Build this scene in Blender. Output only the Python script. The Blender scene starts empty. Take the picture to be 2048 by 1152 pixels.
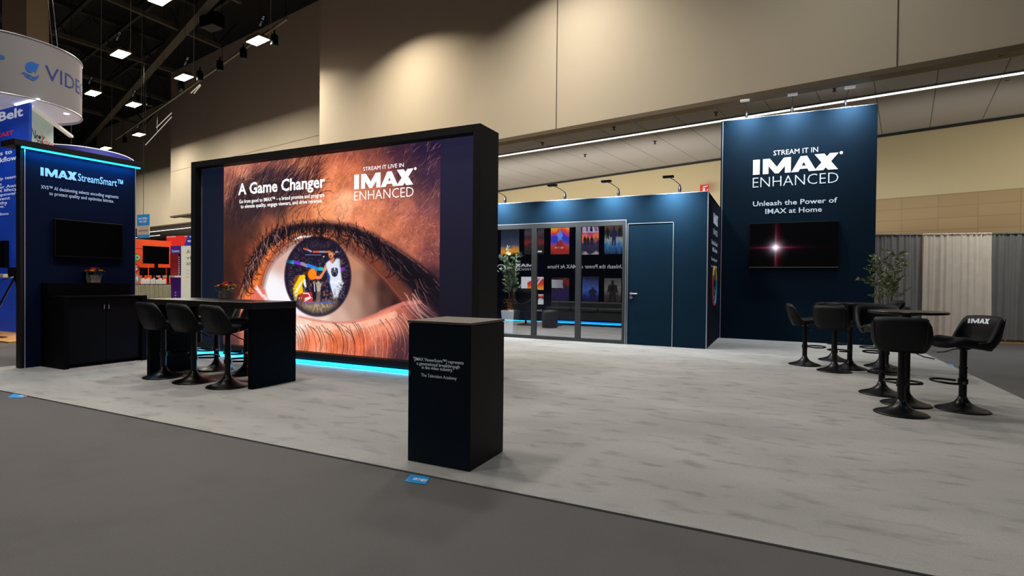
import bpy, bmesh, math, random
import numpy as np
from mathutils import Vector, Matrix
random.seed(7); rng = np.random.default_rng(11)
SC = bpy.context.scene
COL = SC.collection
PI = math.pi

# ------------------------------------------------------------------ survey
# world axes follow the booth: X runs along its front, Y into it, Z up (metres).
EYE_H = 1.25
FPX, PITCH, ROLL, YAW = 1086.76, .012072, .0101986, .452764
def _basis():
    cp, sp, cr, sr = math.cos(PITCH), math.sin(PITCH), math.cos(ROLL), math.sin(ROLL)
    fw = np.array([0, cp, -sp]); rt = np.array([1., 0, 0]); up = np.cross(rt, fw)
    r = cr*rt+sr*up; u = -sr*rt+cr*up
    cy, sy = math.cos(YAW), math.sin(YAW)
    B = np.array([[cy, -sy, 0], [sy, cy, 0], [0, 0, 1]])
    return B@r, B@u, B@fw
CR, CU, CF = _basis()
CAM = np.array([0, 0, EYE_H])
def _onax(px, py, ax, val):
    d = CF*FPX+CR*(px-1024)-CU*(py-576)
    return CAM+d*((val-CAM[ax])/d[ax])
def G(px, py, z=0.): return _onax(px, py, 2, z)
def atX(px, py, x): return _onax(px, py, 0, x)
def atY(px, py, y): return _onax(px, py, 1, y)
def atD(px, py, depth):
    d = CF*FPX+CR*(px-1024)-CU*(py-576)
    return CAM+d*(depth/FPX)
# hall axes, turned a little against the booth
HX = np.array([.985, -.173]); HX /= np.hypot(*HX); HY = np.array([-HX[1], HX[0]])
HANG = math.atan2(HX[1], HX[0])
def hall(s, t, z=0.):
    p = HX*s+HY*t
    return np.array([p[0], p[1], z])

# ------------------------------------------------------------------ materials
def lin(c):
    return tuple(((v/255)/12.92 if v/255 <= .04045 else ((v/255+.055)/1.055)**2.4) for v in c)
_mats = {}
def mat(name, rgb, rough=.6, metal=0., var=.0, scale=8., bump=0., emit=0., ecol=None, spec=.5, stretch=None, coat=0.):
    if name in _mats: return _mats[name]
    m = bpy.data.materials.new(name); m.use_nodes = True
    nt = m.node_tree; b = nt.nodes['Principled BSDF']
    c = lin(rgb)
    b.inputs['Base Color'].default_value = (*c, 1)
    b.inputs['Roughness'].default_value = rough
    b.inputs['Metallic'].default_value = metal
    b.inputs['Specular IOR Level'].default_value = spec
    b.inputs['Coat Weight'].default_value = coat
    if emit:
        b.inputs['Emission Color'].default_value = (*lin(ecol or rgb), 1)
        b.inputs['Emission Strength'].default_value = emit
    if var or bump:
        tc = nt.nodes.new('ShaderNodeTexCoord'); mp = nt.nodes.new('ShaderNodeMapping')
        if stretch: mp.inputs['Scale'].default_value = stretch
        nz = nt.nodes.new('ShaderNodeTexNoise'); nz.inputs['Scale'].default_value = scale
        nz.inputs['Detail'].default_value = 5
        nt.links.new(tc.outputs['Object'], mp.inputs['Vector']); nt.links.new(mp.outputs[0], nz.inputs['Vector'])
        if var:
            rp = nt.nodes.new('ShaderNodeMix'); rp.data_type = 'RGBA'
            rp.inputs[6].default_value = (*[max(0, v*(1-var)) for v in c], 1)
            rp.inputs[7].default_value = (*[min(1, v*(1+var)) for v in c], 1)
            mr = nt.nodes.new('ShaderNodeMapRange'); mr.inputs[1].default_value = .3; mr.inputs[2].default_value = .7
            nt.links.new(nz.outputs[0], mr.inputs[0]); nt.links.new(mr.outputs[0], rp.inputs[0])
            nt.links.new(rp.outputs[2], b.inputs['Base Color'])
        if bump:
            bp = nt.nodes.new('ShaderNodeBump'); bp.inputs['Strength'].default_value = bump; bp.inputs['Distance'].default_value = .01
            nt.links.new(nz.outputs[0], bp.inputs['Height']); nt.links.new(bp.outputs[0], b.inputs['Normal'])
    _mats[name] = m
    return m
def glow(name, rgb, s):
    if name in _mats: return _mats[name]
    m = bpy.data.materials.new(name); m.use_nodes = True
    nt = m.node_tree; nt.nodes.clear()
    o = nt.nodes.new('ShaderNodeOutputMaterial'); e = nt.nodes.new('ShaderNodeEmission')
    e.inputs[0].default_value = (*lin(rgb), 1); e.inputs[1].default_value = s
    nt.links.new(e.outputs[0], o.inputs[0]); _mats[name] = m
    return m

BLACK = mat('black_paint', (12, 12, 14), .5, var=.15, scale=3, spec=.2)
BLACKLAM = mat('black_laminate', (6, 6, 9), .55, var=.1, scale=4, spec=.06)
TABLETOP = mat('black_tabletop', (30, 29, 28), .3, var=.08, scale=5, spec=.35)
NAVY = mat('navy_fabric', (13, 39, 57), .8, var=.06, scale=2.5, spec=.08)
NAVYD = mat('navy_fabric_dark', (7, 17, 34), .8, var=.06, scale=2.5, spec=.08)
EDGE = mat('aluminium_edge', (190, 195, 205), .35, .6)
ALU = mat('grey_aluminium_profile', (62, 66, 68), .45, .3)
WHITE = mat('white_print', (212, 222, 232), .6, emit=.12)
WHITELIT = glow('white_lit_print', (255, 255, 255), 1.25)
CHROME = mat('satin_metal', (190, 190, 195), .3, .9)
BLKMETAL = mat('black_gloss_metal', (9, 9, 11), .33, .0, spec=.28)
LEATHER = mat('black_leatherette', (12, 13, 18), .55, var=.2, scale=30, bump=.15, spec=.22)
SCREEN = mat('dark_screen', (2, 2, 3), .5, spec=.04)
PLASTIC = mat('black_plastic', (9, 9, 11), .45, spec=.2)
CYAN = glow('cyan_led', (30, 190, 255), 4.0)
BEIGE = mat('beige_wall_paint', (190, 178, 156), .85, var=.03, scale=.4, spec=.1)

# ------------------------------------------------------------------ mesh building
class MB:
    def __init__(s): s.v = []; s.f = []
    def add(s, vs, fs):
        b = len(s.v); s.v += [tuple(map(float, v)) for v in vs]; s.f += [tuple(b+i for i in f) for f in fs]; return s
    def box(s, x0, x1, y0, y1, z0, z1, M=None):
        vs = [(x, y, z) for x in (x0, x1) for y in (y0, y1) for z in (z0, z1)]
        if M is not None: vs = [tuple(M@Vector(v)) for v in vs]
        return s.add(vs, [(0, 1, 3, 2), (4, 6, 7, 5), (0, 4, 5, 1), (2, 3, 7, 6), (0, 2, 6, 4), (1, 5, 7, 3)])
    def quad(s, a, b, c, d): return s.add([a, b, c, d], [(0, 1, 2, 3)])
    def poly(s, pts): return s.add(pts, [tuple(range(len(pts)))])
    def prism(s, pts, dv):
        n = len(pts); dv = Vector(dv)
        vs = [Vector(p) for p in pts]+[Vector(p)+dv for p in pts]
        return s.add(vs, [tuple(range(n))[::-1], tuple(range(n, 2*n))]+[(i, (i+1) % n, n+(i+1) % n, n+i) for i in range(n)])
    def tube(s, pts, r, n=8, closed=False):
        P = [Vector(p) for p in pts]; N = len(P); R = r if isinstance(r, (list, tuple)) else [r]*N
        vs = []; up0 = None
        for i, p in enumerate(P):
            if closed: d = P[(i+1) % N]-P[i-1]
            else: d = P[min(i+1, N-1)]-P[max(i-1, 0)]
            d.normalize()
            u = up0 if up0 is not None else (Vector((0, 0, 1)) if abs(d.z) < .9 else Vector((1, 0, 0)))
            a = d.cross(u)
            if a.length < 1e-4: a = d.cross(Vector((1, 0, 0)) if abs(d.x) < .9 else Vector((0, 1, 0)))
            a.normalize(); b = a.cross(d); up0 = b
            for k in range(n):
                t = 2*PI*k/n; vs.append(p+(a*math.cos(t)+b*math.sin(t))*R[i])
        fs = []
        for i in range(N if closed else N-1):
            j = (i+1) % N
            for k in range(n): fs.append((i*n+k, i*n+(k+1) % n, j*n+(k+1) % n, j*n+k))
        if not closed: fs += [tuple(range(n))[::-1], tuple(range((N-1)*n, N*n))]
        return s.add(vs, fs)
    def lathe(s, prof, n=32, c=(0, 0, 0)):
        vs = []
        for (r, z) in prof:
            for k in range(n):
                t = 2*PI*k/n; vs.append((c[0]+r*math.cos(t), c[1]+r*math.sin(t), c[2]+z))
        fs = []
        for i in range(len(prof)-1):
            for k in range(n): fs.append((i*n+k, i*n+(k+1) % n, (i+1)*n+(k+1) % n, (i+1)*n+k))
        fs += [tuple(range(n))[::-1], tuple(range((len(prof)-1)*n, len(prof)*n))]
        return s.add(vs, fs)
    def ball(s, c, r, n=10, m=7, sq=(1, 1, 1)):
        prof = [(max(1e-4, math.sin(PI*i/m)), -math.cos(PI*i/m)) for i in range(m+1)]
        vs = []; b = MB().lathe(prof, n)
        return s.add([(c[0]+v[0]*r*sq[0], c[1]+v[1]*r*sq[1], c[2]+v[2]*r*sq[2]) for v in b.v], b.f)
    def build(s, name, m, parent=None, smooth=False, bevel=0., loc=None):
        me = bpy.data.meshes.new(name); me.from_pydata(s.v, [], s.f); me.update()
        if smooth:
            for p in me.polygons: p.use_smooth = True
        me.materials.append(m)
        o = bpy.data.objects.new(name, me); COL.objects.link(o)
        if parent is not None:
            o.parent = parent
            if parent.location.length and loc is None:   # keep world coordinates of the vertices
                mw = Matrix.LocRotScale(parent.location, parent.rotation_euler, parent.scale)
                o.matrix_parent_inverse = mw.inverted()
        if loc is not None: o.location = loc
        if bevel:
            bv = o.modifiers.new('bevel', 'BEVEL'); bv.width = bevel; bv.segments = 2; bv.limit_method = 'ANGLE'
        bm = bmesh.new(); bm.from_mesh(me); bmesh.ops.recalc_face_normals(bm, faces=bm.faces); bm.to_mesh(me); bm.free()
        return o
def tag(o, label=None, cat=None, group=None, kind=None):
    if label: o['label'] = label
    if cat: o['category'] = cat
    if group: o['group'] = group
    if kind: o['kind'] = kind
    return o
def thing(name, label, cat, loc=(0, 0, 0), rz=0., group=None):
    o = bpy.data.objects.new(name, None); COL.objects.link(o); o.location = [float(v) for v in loc]; o.rotation_euler = (0, 0, rz)
    o.empty_display_size = .1
    return tag(o, label, cat, group)
def copy_tree(o, parent=None):
    c = o.copy(); COL.objects.link(c)
    if parent is not None: c.parent = parent
    for ch in o.children: copy_tree(ch, c)
    return c
def struct(name, mb, m, **k):
    return tag(mb.build(name, m, **k), kind='structure')

# ------------------------------------------------------------------ lettering
def text2d(s, bold=0., res=2):
    cu = bpy.data.curves.new('t', 'FONT'); cu.body = s; cu.size = 1; cu.offset = bold; cu.resolution_u = res; cu.fill_mode = 'FRONT'
    o = bpy.data.objects.new('t', cu); COL.objects.link(o)
    me = bpy.data.meshes.new_from_object(o.evaluated_get(bpy.context.evaluated_depsgraph_get()))
    v = [tuple(x.co) for x in me.vertices]; f = [tuple(p.vertices) for p in me.polygons]
    bpy.data.objects.remove(o); bpy.data.curves.remove(cu); bpy.data.meshes.remove(me)
    return v, f
_v, _ = text2d('H'); CAPH = max(p[1] for p in _v)
def put_text(mb, s, O, R, U, x0, x1, z0, cap, bold=0., flip=False):
    """letters of s between x0 and x1 along R from O, baseline z0 and cap height along U"""
    v, f = text2d(s, bold)
    if not v: return
    a = min(p[0] for p in v); b = max(p[0] for p in v); k = (x1-x0)/(b-a); kz = cap/CAPH
    O = Vector(O); R = Vector(R); U = Vector(U)
    mb.add([O+R*(x0+(p[0]-a)*k)+U*(z0+p[1]*kz) for p in v], f)
def imax2d():
    """heavy wide capitals I M A X in a 0..4 by 0..1 box"""
    P = [[(0, 0), (.36, 0), (.36, 1), (0, 1)]]
    x = .52
    P += [[(x, 0), (x+.3, 0), (x+.3, 1), (x, 1)], [(x+.3, .45), (x+.3, 1), (x+.36, 1), (x+.72, .42), (x+.62, 0)],
          [(x+.62, 0), (x+.72, .42), (x+.82, 0)], [(x+.72, .42), (x+1.08, 1), (x+1.14, 1), (x+1.14, .45), (x+.82, 0)],
          [(x+1.14, 0), (x+1.44, 0), (x+1.44, 1), (x+1.14, 1)]]
    P[2] = [(x+.3, .5), (x+.3, 1), (x+.36, 1), (x+.72, .45), (x+.62, 0), (x+.62, .02)]
    x = 1.98
    P += [[(x, 0), (x+.36, 0), (x+.78, 1), (x+.46, 1)], [(x+1.24, 0), (x+.88, 0), (x+.46, 1), (x+.78, 1)], [(x+.3, .18), (x+.94, .18), (x+.86, .38), (x+.38, .38)]]
    x = 2.9
    P += [[(x+.2, 0), (x+.66, 0), (x+1.38, 1.05), (x+.96, 1.05)], [(x+1.36, 0), (x+.88, 0), (x+.22, 1.05), (x+.70, 1.05)]]
    return P
def put_imax(mb, O, R, U, x0, x1, z0, h, reg=True):
    O = Vector(O); R = Vector(R); U = Vector(U); k = (x1-x0)/4.3
    N = R.cross(U)
    for i, p in enumerate(imax2d()):
        mb.poly([O+R*(x0+a*k)+U*(z0+b*h)+N*(i % 3)*2e-4 for a, b in p])
    if reg:
        c = O+R*(x1+.10*k)+U*(z0+h*1.02)
        mb.poly([c+(R*math.cos(t)+U*math.sin(t))*.06*h*1.6 for t in [2*PI*i/10 for i in range(10)]])
# ================================================================== SETTING
def carpet_mat(name, rgb, var, scale, stretch=None, dark=None):
    m = mat(name, rgb, .95, spec=.1)
    nt = m.node_tree; b = nt.nodes['Principled BSDF']
    tc = nt.nodes.new('ShaderNodeTexCoord'); mp = nt.nodes.new('ShaderNodeMapping')
    if stretch: mp.inputs['Scale'].default_value = stretch
    nt.links.new(tc.outputs['Object'], mp.inputs['Vector'])
    n1 = nt.nodes.new('ShaderNodeTexNoise'); n1.inputs['Scale'].default_value = scale; n1.inputs['Detail'].default_value = 6
    n2 = nt.nodes.new('ShaderNodeTexNoise'); n2.inputs['Scale'].default_value = 260; n2.inputs['Detail'].default_value = 3
    n3 = nt.nodes.new('ShaderNodeTexNoise'); n3.inputs['Scale'].default_value = scale*.22
    for n in (n1, n3): nt.links.new(mp.outputs[0], n.inputs['Vector'])
    nt.links.new(tc.outputs['Object'], n2.inputs['Vector'])
    c = lin(rgb)
    def ramp(lo, hi, a, bb, src):
        r = nt.nodes.new('ShaderNodeMapRange'); r.inputs[1].default_value = lo; r.inputs[2].default_value = hi
        r.inputs[3].default_value = a; r.inputs[4].default_value = bb; nt.links.new(src.outputs[0], r.inputs[0]); return r
    m1 = ramp(.30, .46, 1-var, 1, n1); m2 = ramp(.25, .75, .78, 1.22, n2); m3 = ramp(.3, .7, 1-var*.5, 1+var*.3, n3)
    mu = nt.nodes.new('ShaderNodeMath'); mu.operation = 'MULTIPLY'; nt.links.new(m1.outputs[0], mu.inputs[0]); nt.links.new(m2.outputs[0], mu.inputs[1])
    mv = nt.nodes.new('ShaderNodeMath'); mv.operation = 'MULTIPLY'; nt.links.new(mu.outputs[0], mv.inputs[0]); nt.links.new(m3.outputs[0], mv.inputs[1])
    sc = nt.nodes.new('ShaderNodeVectorMath'); sc.operation = 'SCALE'; sc.inputs[0].default_value = c; nt.links.new(mv.outputs[0], sc.inputs['Scale'])
    nt.links.new(sc.outputs[0], b.inputs['Base Color'])
    bp = nt.nodes.new('ShaderNodeBump'); bp.inputs['Strength'].default_value = .25; bp.inputs['Distance'].default_value = .004
    nt.links.new(n2.outputs[0], bp.inputs['Height']); nt.links.new(bp.outputs[0], b.inputs['Normal'])
    return m
AISLE = carpet_mat('aisle_carpet', (92, 91, 91), .14, 1.2)
PALE = carpet_mat('pale_carpet', (154, 154, 152), .27, 3.4, (1.0, 2.2, 1))
mb = MB(); mb.quad((-90, -8, -.012), (30, -8, -.012), (30, 45, -.012), (-90, 45, -.012))
struct('floor', mb, AISLE)
mb = MB()
cp = [(-9.60, 2.90), (2.49, 2.90), (2.49, 13.0), (2.52, 15.2), (-9.6, 15.2)]
mb.prism([(x, y, -.010) for x, y in cp], (0, 0, .009))
tag(mb.build('booth_carpet', PALE), 'pale grey marbled carpet laid under the whole display stand', 'carpet')
# long thin taped edge of the carpet is part of its own mesh; wood strip of the far kerb on the right
WOOD = mat('pale_wood', (150, 118, 72), .5, var=.2, scale=6, stretch=(1, 8, 8))

# --- hall walls (fascia over the concourse, in three steps going back to the left)
ZF = 5.4; ZC = 15.0
def wall_mat():
    return BEIGE
def hbox(mb, s0, s1, t0, t1, z0, z1):
    M = Matrix.Rotation(HANG, 4, 'Z')
    return mb.box(s0, s1, t0, t1, z0, z1, M)
struct('wall_front', hbox(MB(), -18.45, 22, 12.68, 12.95, ZF, ZC), BEIGE)
struct('wall_step', hbox(MB(), -18.45, -18.2, 12.95, 16.3, ZF, ZC), BEIGE)
struct('wall_middle', hbox(MB(), -40.1, -18.2, 16.15, 16.4, ZF, ZC), BEIGE)
struct('wall_return', hbox(MB(), -40.1, -39.85, 16.4, 18.7, ZF, ZC), BEIGE)
struct('wall_far', hbox(MB(), -62, -39.85, 18.6, 18.85, ZF, ZC), BEIGE)
TRIM = mat('bronze_trim', (92, 80, 60), .5, .2)
struct('trim_1', hbox(MB(), -18.47, 22, 12.64, 12.97, ZF-.10, ZF), TRIM)
struct('trim_2', hbox(MB(), -40.1, -18.47, 16.11, 16.42, ZF-.10, ZF), TRIM)
struct('trim_3', hbox(MB(), -62, -40.1, 18.56, 18.87, ZF-.10, ZF), TRIM)
SEAM = mat('dark_seam', (70, 62, 52), .8)
for i, px in enumerate((1113, 1793)):
    d = CF*FPX+CR*(px-1024)-CU*(200-576)
    k = 12.68/(d[:2]@HY); p = d[:2]*k; s = float(p@HX)
    struct('trim_%d' % (4+i), hbox(MB(), s-.012, s+.012, 12.672, 12.685, ZF, ZC), SEAM)
# horizontal seams where the upper wall panels meet
struct('trim_6', hbox(MB(), -40.1, -18.45, 16.145, 16.155, 8.35, 8.37), SEAM)

# --- concourse ceiling with tile joints, and its back wall
def soffit_mat():
    m = mat('concourse_ceiling', (178, 174, 168), .85)
    nt = m.node_tree; b = nt.nodes['Principled BSDF']
    tc = nt.nodes.new('ShaderNodeTexCoord'); sx = nt.nodes.new('ShaderNodeSeparateXYZ'); nt.links.new(tc.outputs['Object'], sx.inputs[0])
    def math_(op, a, bv=None):
        n = nt.nodes.new('ShaderNodeMath'); n.operation = op
        for i, q in enumerate((a, bv)):
            if q is None: continue
            if isinstance(q, (int, float)): n.inputs[i].default_value = q
            else: nt.links.new(q, n.inputs[i])
        return n.outputs[0]
    c, s_ = math.cos(HANG), math.sin(HANG)
    S = math_('ADD', math_('MULTIPLY', sx.outputs[0], c), math_('MULTIPLY', sx.outputs[1], s_))
    S = math_('ADD', S, 60.33)
    fr = math_('FRACT', math_('DIVIDE', S, 1.03))
    ln = math_('LESS_THAN', fr, .018)
    mx = nt.nodes.new('ShaderNodeMix'); mx.data_type = 'RGBA'
    mx.inputs[6].default_value = (*lin((178, 174, 168)), 1); mx.inputs[7].default_value = (*lin((104, 101, 96)), 1)
    nt.links.new(ln, mx.inputs[0]); nt.links.new(mx.outputs[2], b.inputs['Base Color'])
    return m
mb = MB()
def hp(s, t, z): return tuple(hall(s, t, z))
mb.prism([hp(-18.45, 12.95, ZF-.02), hp(22, 12.95, ZF-.02), hp(22, 20, ZF-.02), hp(-70, 26.5, ZF-.02), hp(-70, 18.85, ZF-.02), hp(-40.1, 18.85, ZF-.02), hp(-40.1, 16.4, ZF-.02), hp(-18.45, 16.4, ZF-.02)], (0, 0, .02))
tag(mb.build('ceiling_low', soffit_mat()), kind='structure')
# back wall: lower band of textured tan tile, plain paint above
W0, W1 = hall(-70, 25.9), hall(14, 16.40)
def backwall(z0, z1, th=.2):
    d = (W1-W0)/np.linalg.norm(W1-W0); n = np.array([-d[1], d[0], 0])
    a, b = W0, W1
    return MB().prism([(a[0], a[1], z0), (b[0], b[1], z0), (b[0]+n[0]*th, b[1]+n[1]*th, z0), (a[0]+n[0]*th, a[1]+n[1]*th, z0)], (0, 0, z1-z0))
def tile_mat():
    m = mat('tan_wall_tile', (178, 152, 112), .8)
    nt = m.node_tree; b = nt.nodes['Principled BSDF']
    tc = nt.nodes.new('ShaderNodeTexCoord'); mp = nt.nodes.new('ShaderNodeMapping'); mp.inputs['Rotation'].default_value = (PI/2, 0, 0)
    br = nt.nodes.new('ShaderNodeTexBrick'); br.inputs['Scale'].default_value = 1.0
    br.inputs['Brick Width'].default_value = .75; br.inputs['Row Height'].default_value = .30; br.inputs['Mortar Size'].default_value = .010; br.offset = 0
    br.inputs['Color1'].default_value = (*lin((178, 152, 112)), 1); br.inputs['Color2'].default_value = (*lin((170, 145, 106)), 1)
    br.inputs['Mortar'].default_value = (*lin((156, 133, 98)), 1)
    nt.links.new(tc.outputs['Object'], mp.inputs[0]); nt.links.new(mp.outputs[0], br.inputs['Vector']); nt.links.new(br.outputs[0], b.inputs['Base Color'])
    return m
PAINT = mat('cream_wall_paint', (204, 188, 148), .85, var=.03, scale=.3)
struct('wall_back', backwall(3.62, ZF-.02), PAINT)
struct('wall_back_tiled', backwall(-.012, 3.62), tile_mat())
struct('trim_7', backwall(ZF-.09, ZF-.03, -.05), mat('dark_trim', (34, 32, 30), .6))
# long light slot in the concourse ceiling
t = thing('strip_light', 'long white strip light running along the low concourse ceiling', 'light', hall(-6, 14.2, ZF-.05))
hbox(MB(), -21, 16, 14.17, 14.25, ZF-.06, ZF-.024).build('light_diffuser', glow('strip_glow', (255, 250, 240), 2.6), t)
hbox(MB(), -21, 16, 14.12, 14.17, ZF-.045, ZF-.024).build('channel', ALU, t)
for i, (a, b, tt) in enumerate(((-55.5, -46.2, 20.4), (-45.9, -36, 20.3), (-66, -58.3, 22.5))):
    t = thing('strip_light', ('white strip light under the far concourse ceiling, left one of the pair', 'white strip light under the far concourse ceiling beside the eye display', 'short far strip light lowest behind the numbered hanging sign')[i], 'light', hall((a+b)/2, tt, ZF-.05))
    hbox(MB(), a, b, tt-.06, tt+.06, ZF-.06, ZF-.024).build('light_diffuser', glow('strip_glow', (255, 250, 240), 2.6), t)
    hbox(MB(), a, b, tt-.1, tt-.06, ZF-.045, ZF-.024).build('channel', ALU, t)
# sprinklers in the low ceiling
SPR = mat('sprinkler_metal', (60, 58, 54), .5, .6)
for i, (px, py) in enumerate(((1669, 179), (1432, 228), (1228, 257), (2002, 108), (1310, 285), (2015, 156), (1170, 311), (1085, 288))):
    p = G(px, py, ZF-.06)
    mb = MB().lathe([(.05, ZF-.02), (.05, ZF-.035), (.018, ZF-.04), (.018, ZF-.09), (.04, ZF-.095), (.04, ZF-.105)], 12, (p[0], p[1], 0))
    tag(mb.build('sprinkler', SPR), ['sprinkler head in the low ceiling above the television tower, right of its arm lamps',
        'sprinkler head in the low ceiling just left of the television tower top', 'sprinkler head between strip light and fascia above the blue booth',
        'sprinkler head near the right end of the strip light', 'sprinkler head below the strip light left of the tower',
        'sprinkler head below the strip light at the far right', 'sprinkler head below the strip light above the glass front',
        'sprinkler head above the strip light beside the eye display'][i], 'sprinkler', 'sprinklers in the low concourse ceiling')

# --- dark roof over the hall with steelwork
ROOFM = mat('dark_roof', (16, 15, 13), .9)
STEEL = mat('painted_steel', (74, 70, 56), .7)
STEELD = mat('dark_steel', (38, 36, 30), .7)
struct('ceiling', MB().quad((-95, -8, ZC), (30, -8, ZC), (30, 45, ZC), (-95, 45, ZC)), ROOFM)
struct('wall_left', MB().quad((-88, -8, 0), (-88, 45, 0), (-88, 45, ZC), (-88, -8, ZC)), mat('far_dark_wall', (30, 27, 22), .9))
def beam(a, b, w, h, m=STEEL, name='ceiling_beam'):
    a = Vector(a); b = Vector(b); d = (b-a).normalized(); r = d.cross(Vector((0, 0, 1))).normalized()*w/2; u = Vector((0, 0, h/2))
    return struct(name, MB().prism([a-r-u, a+r-u, a+r+u, a-r+u], b-a), m)
beam(tuple(hall(-19.5, 10.4, 13)), tuple(hall(-62, 17.2, 13)), .34, .45)
for k, (A, B) in enumerate((((-27.48, 8.71), (-28.43, 13.73)), ((-33.49, 7.9), (-34.02, 13.91)), ((-39.31, 11.22), (-40.0, 15.9)), ((-22.4, 6.5), (-23.1, 12.0)), ((-47, 12.5), (-47.8, 17.2)))):
    dA = np.array(A); dB = np.array(B); e = (dB-dA)/np.hypot(*(dB-dA))
    p = dA-e*9
    beam(tuple(hall(p[0], p[1], 13.05)), tuple(hall(dB[0], dB[1], 13.05)), .16, .2)
    beam(tuple(hall(p[0], p[1], 14.6)), tuple(hall(dB[0], dB[1], 14.6)), .2, .25, STEELD)
    for q in range(7):                                   # web members of each roof truss
        u0 = p+e*(1+2*q); u1 = p+e*(2+2*q); u2 = p+e*(3+2*q)
        beam(tuple(hall(u0[0], u0[1], 14.55)), tuple(hall(u1[0], u1[1], 13.1)), .1, .1, STEELD)
        beam(tuple(hall(u1[0], u1[1], 13.1)), tuple(hall(u2[0], u2[1], 14.55)), .1, .1, STEELD)
for q in range(6):
    beam(tuple(hall(-20, 3+q*1.9, 14.2)), tuple(hall(-66, 3+q*2.3, 14.2)), .14, .18, STEELD)
# square white column behind the round banner
p0 = atD(27, 0, 21.5); p1 = atD(77, 0, 21.5)
cxm, cym, cw = (p0[0]+p1[0])/2, (p0[1]+p1[1])/2, .98
mb = MB().box(-cw/2, cw/2, -cw/2, cw/2, 0, ZC)
o = struct('column', mb, mat('column_paint', (168, 158, 132), .85), loc=(cxm, cym, 0)); o.rotation_euler = (0, 0, .42)

# ------------------------------------------------------------------ hall lamps on wires
LENS = glow('lamp_lens', (255, 236, 200), 30)
HOUS = mat('lamp_housing', (120, 112, 96), .5, .5)
ZL = 10.0
hero = [((-19.45, 10.75), 'largest square hall lamp, hanging before the tall beige wall'), ((-25.68, 10.86), 'square hall lamp second from the beige wall corner in the right row'),
        ((-31.84, 11.1), 'square hall lamp third in the right row, wire dropping beside it'), ((-38.2, 13.6), 'square hall lamp fourth in the right row, by two thin slanting rods'),
        ((-25.1, 8.3), 'square hall lamp at the middle of the left row, right of the round banner top'), ((-31.5, 9.3), 'square hall lamp beside the right edge of the round banner'),
        ((-19.1, 7.4), 'square hall lamp cut off by the top of the picture'), ((-44.1, 13.75), 'farthest square hall lamp, low over the blue curved banner'),
        ((-50.5, 13.3), 'tiny far hall lamp beyond the curved blue banner')]
Rz = Matrix.Rotation(HANG, 4, 'Z')
def make_lamp():
    t = thing('hall_lamp', '', 'lamp')
    M = Rz
    MB().box(-.43, .43, -.2, .2, 0, .012, M).build('lens', LENS, t)
    mb = MB().box(-.48, .48, -.235, .235, .012, .07, M)
    for y in np.linspace(-.2, .2, 9): mb.box(-.4, .4, y-.008, y+.008, .07, .15, M)
    mb.box(-.15, .15, -.1, .1, .15, .24, M)
    mb.build('housing', HOUS, t)
    mb = MB().tube([(.48, 0, .06), (.62, .0, .03), (.66, .0, .4), (.7, 0, 4.6)], .012, 5)
    mb.build('wire', mat('pale_wire', (150, 145, 130), .6), t)
    return t
lp = None
for i, ((s, tt), lab) in enumerate(hero):
    o = make_lamp() if i == 0 else copy_tree(lp)
    if i == 0: lp = o
    o.location = hall(s, tt, ZL)
    tag(o, lab, 'lamp', 'square hall lamps hung from the dark roof')
# black number tags above the lamps
for i, (px, py, d, tx, lab) in enumerate(((524, 43, 19.5, 'W1 B4', 'black number tag above the largest hall lamp'), (373, 123, 24, 'W1 B5', 'black number tag above the second lamp of the right row'),
        (237, 73, 24, 'W1 C5', 'black number tag above the middle lamp of the left row'), (181, 161, 29, 'W1 C6', 'black number tag above the lamp by the round banner'),
        (268, 187, 29, 'W1 B6', 'black number tag above the third lamp of the right row'), (277, 251, 34, 'W1 B7', 'small black number tag above the fourth lamp of the right row'))):
    c = atD(px, py, d); t = thing('number_tag', lab, 'sign', c, 0, 'number tags over the hall lamps')
    R_ = Vector(CR); U_ = Vector((0, 0, 1)); F = Vector((-CF[0], -CF[1], 0)).normalized(); R_ = U_.cross(F)
    a = math.radians(68); X = R_*math.cos(a)+U_*math.sin(a); Yv = U_*math.cos(a)-R_*math.sin(a)
    Cc = Vector(c); w, h = .48, .15
    MB().prism([Cc-X*w/2-Yv*h/2, Cc+X*w/2-Yv*h/2, Cc+X*w/2+Yv*h/2, Cc-X*w/2+Yv*h/2], -F*.03).build('plate', PLASTIC, t)
    mb = MB(); put_text(mb, tx, Cc+F*.006, X, Yv, -w*.42, w*.42, -h*.28, h*.6, .01); mb.build('lettering', WHITE, t)
    MB().tube([Cc+Yv*h/2, Cc+Vector((0, 0, ZC-c[2]))], .008, 4).build('cord', BLKMETAL, t)
# light track along the wall with black spots
t = thing('light_track', 'thin grey lighting track carrying black spotlights along the hall wall', 'track', hall(-24, 11.2, 10.45))
beam_o = MB().prism([hp(-17.9, 10.92, 10.45), hp(-17.9, 11.0, 10.45), hp(-17.9, 11.0, 10.53), hp(-17.9, 10.92, 10.53)], Vector(hp(-43, 13.9, 10.45))-Vector(hp(-17.9, 10.92, 10.45)))
beam_o.build('track_rail', mat('track_grey', (120, 112, 92), .6), t)
for s in (-18, -24, -30, -36, -41):
    f = (s+17.9)/(-43+17.9); tt = 10.96+f*2.98
    MB().tube([hp(s, tt, 10.535), hp(s, tt, 15)], .012, 4).build('hanger', BLKMETAL, t)
labs = ['black track spotlight just right of the largest hall lamp', 'black track spotlight just below the largest hall lamp', 'black track spotlight midway between the two largest lamps',
        'black track spotlight right of the second lamp', 'black track spotlight just below the second lamp', 'black track spotlight right of the third lamp', 'black track spotlight near the far fourth lamp']
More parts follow.
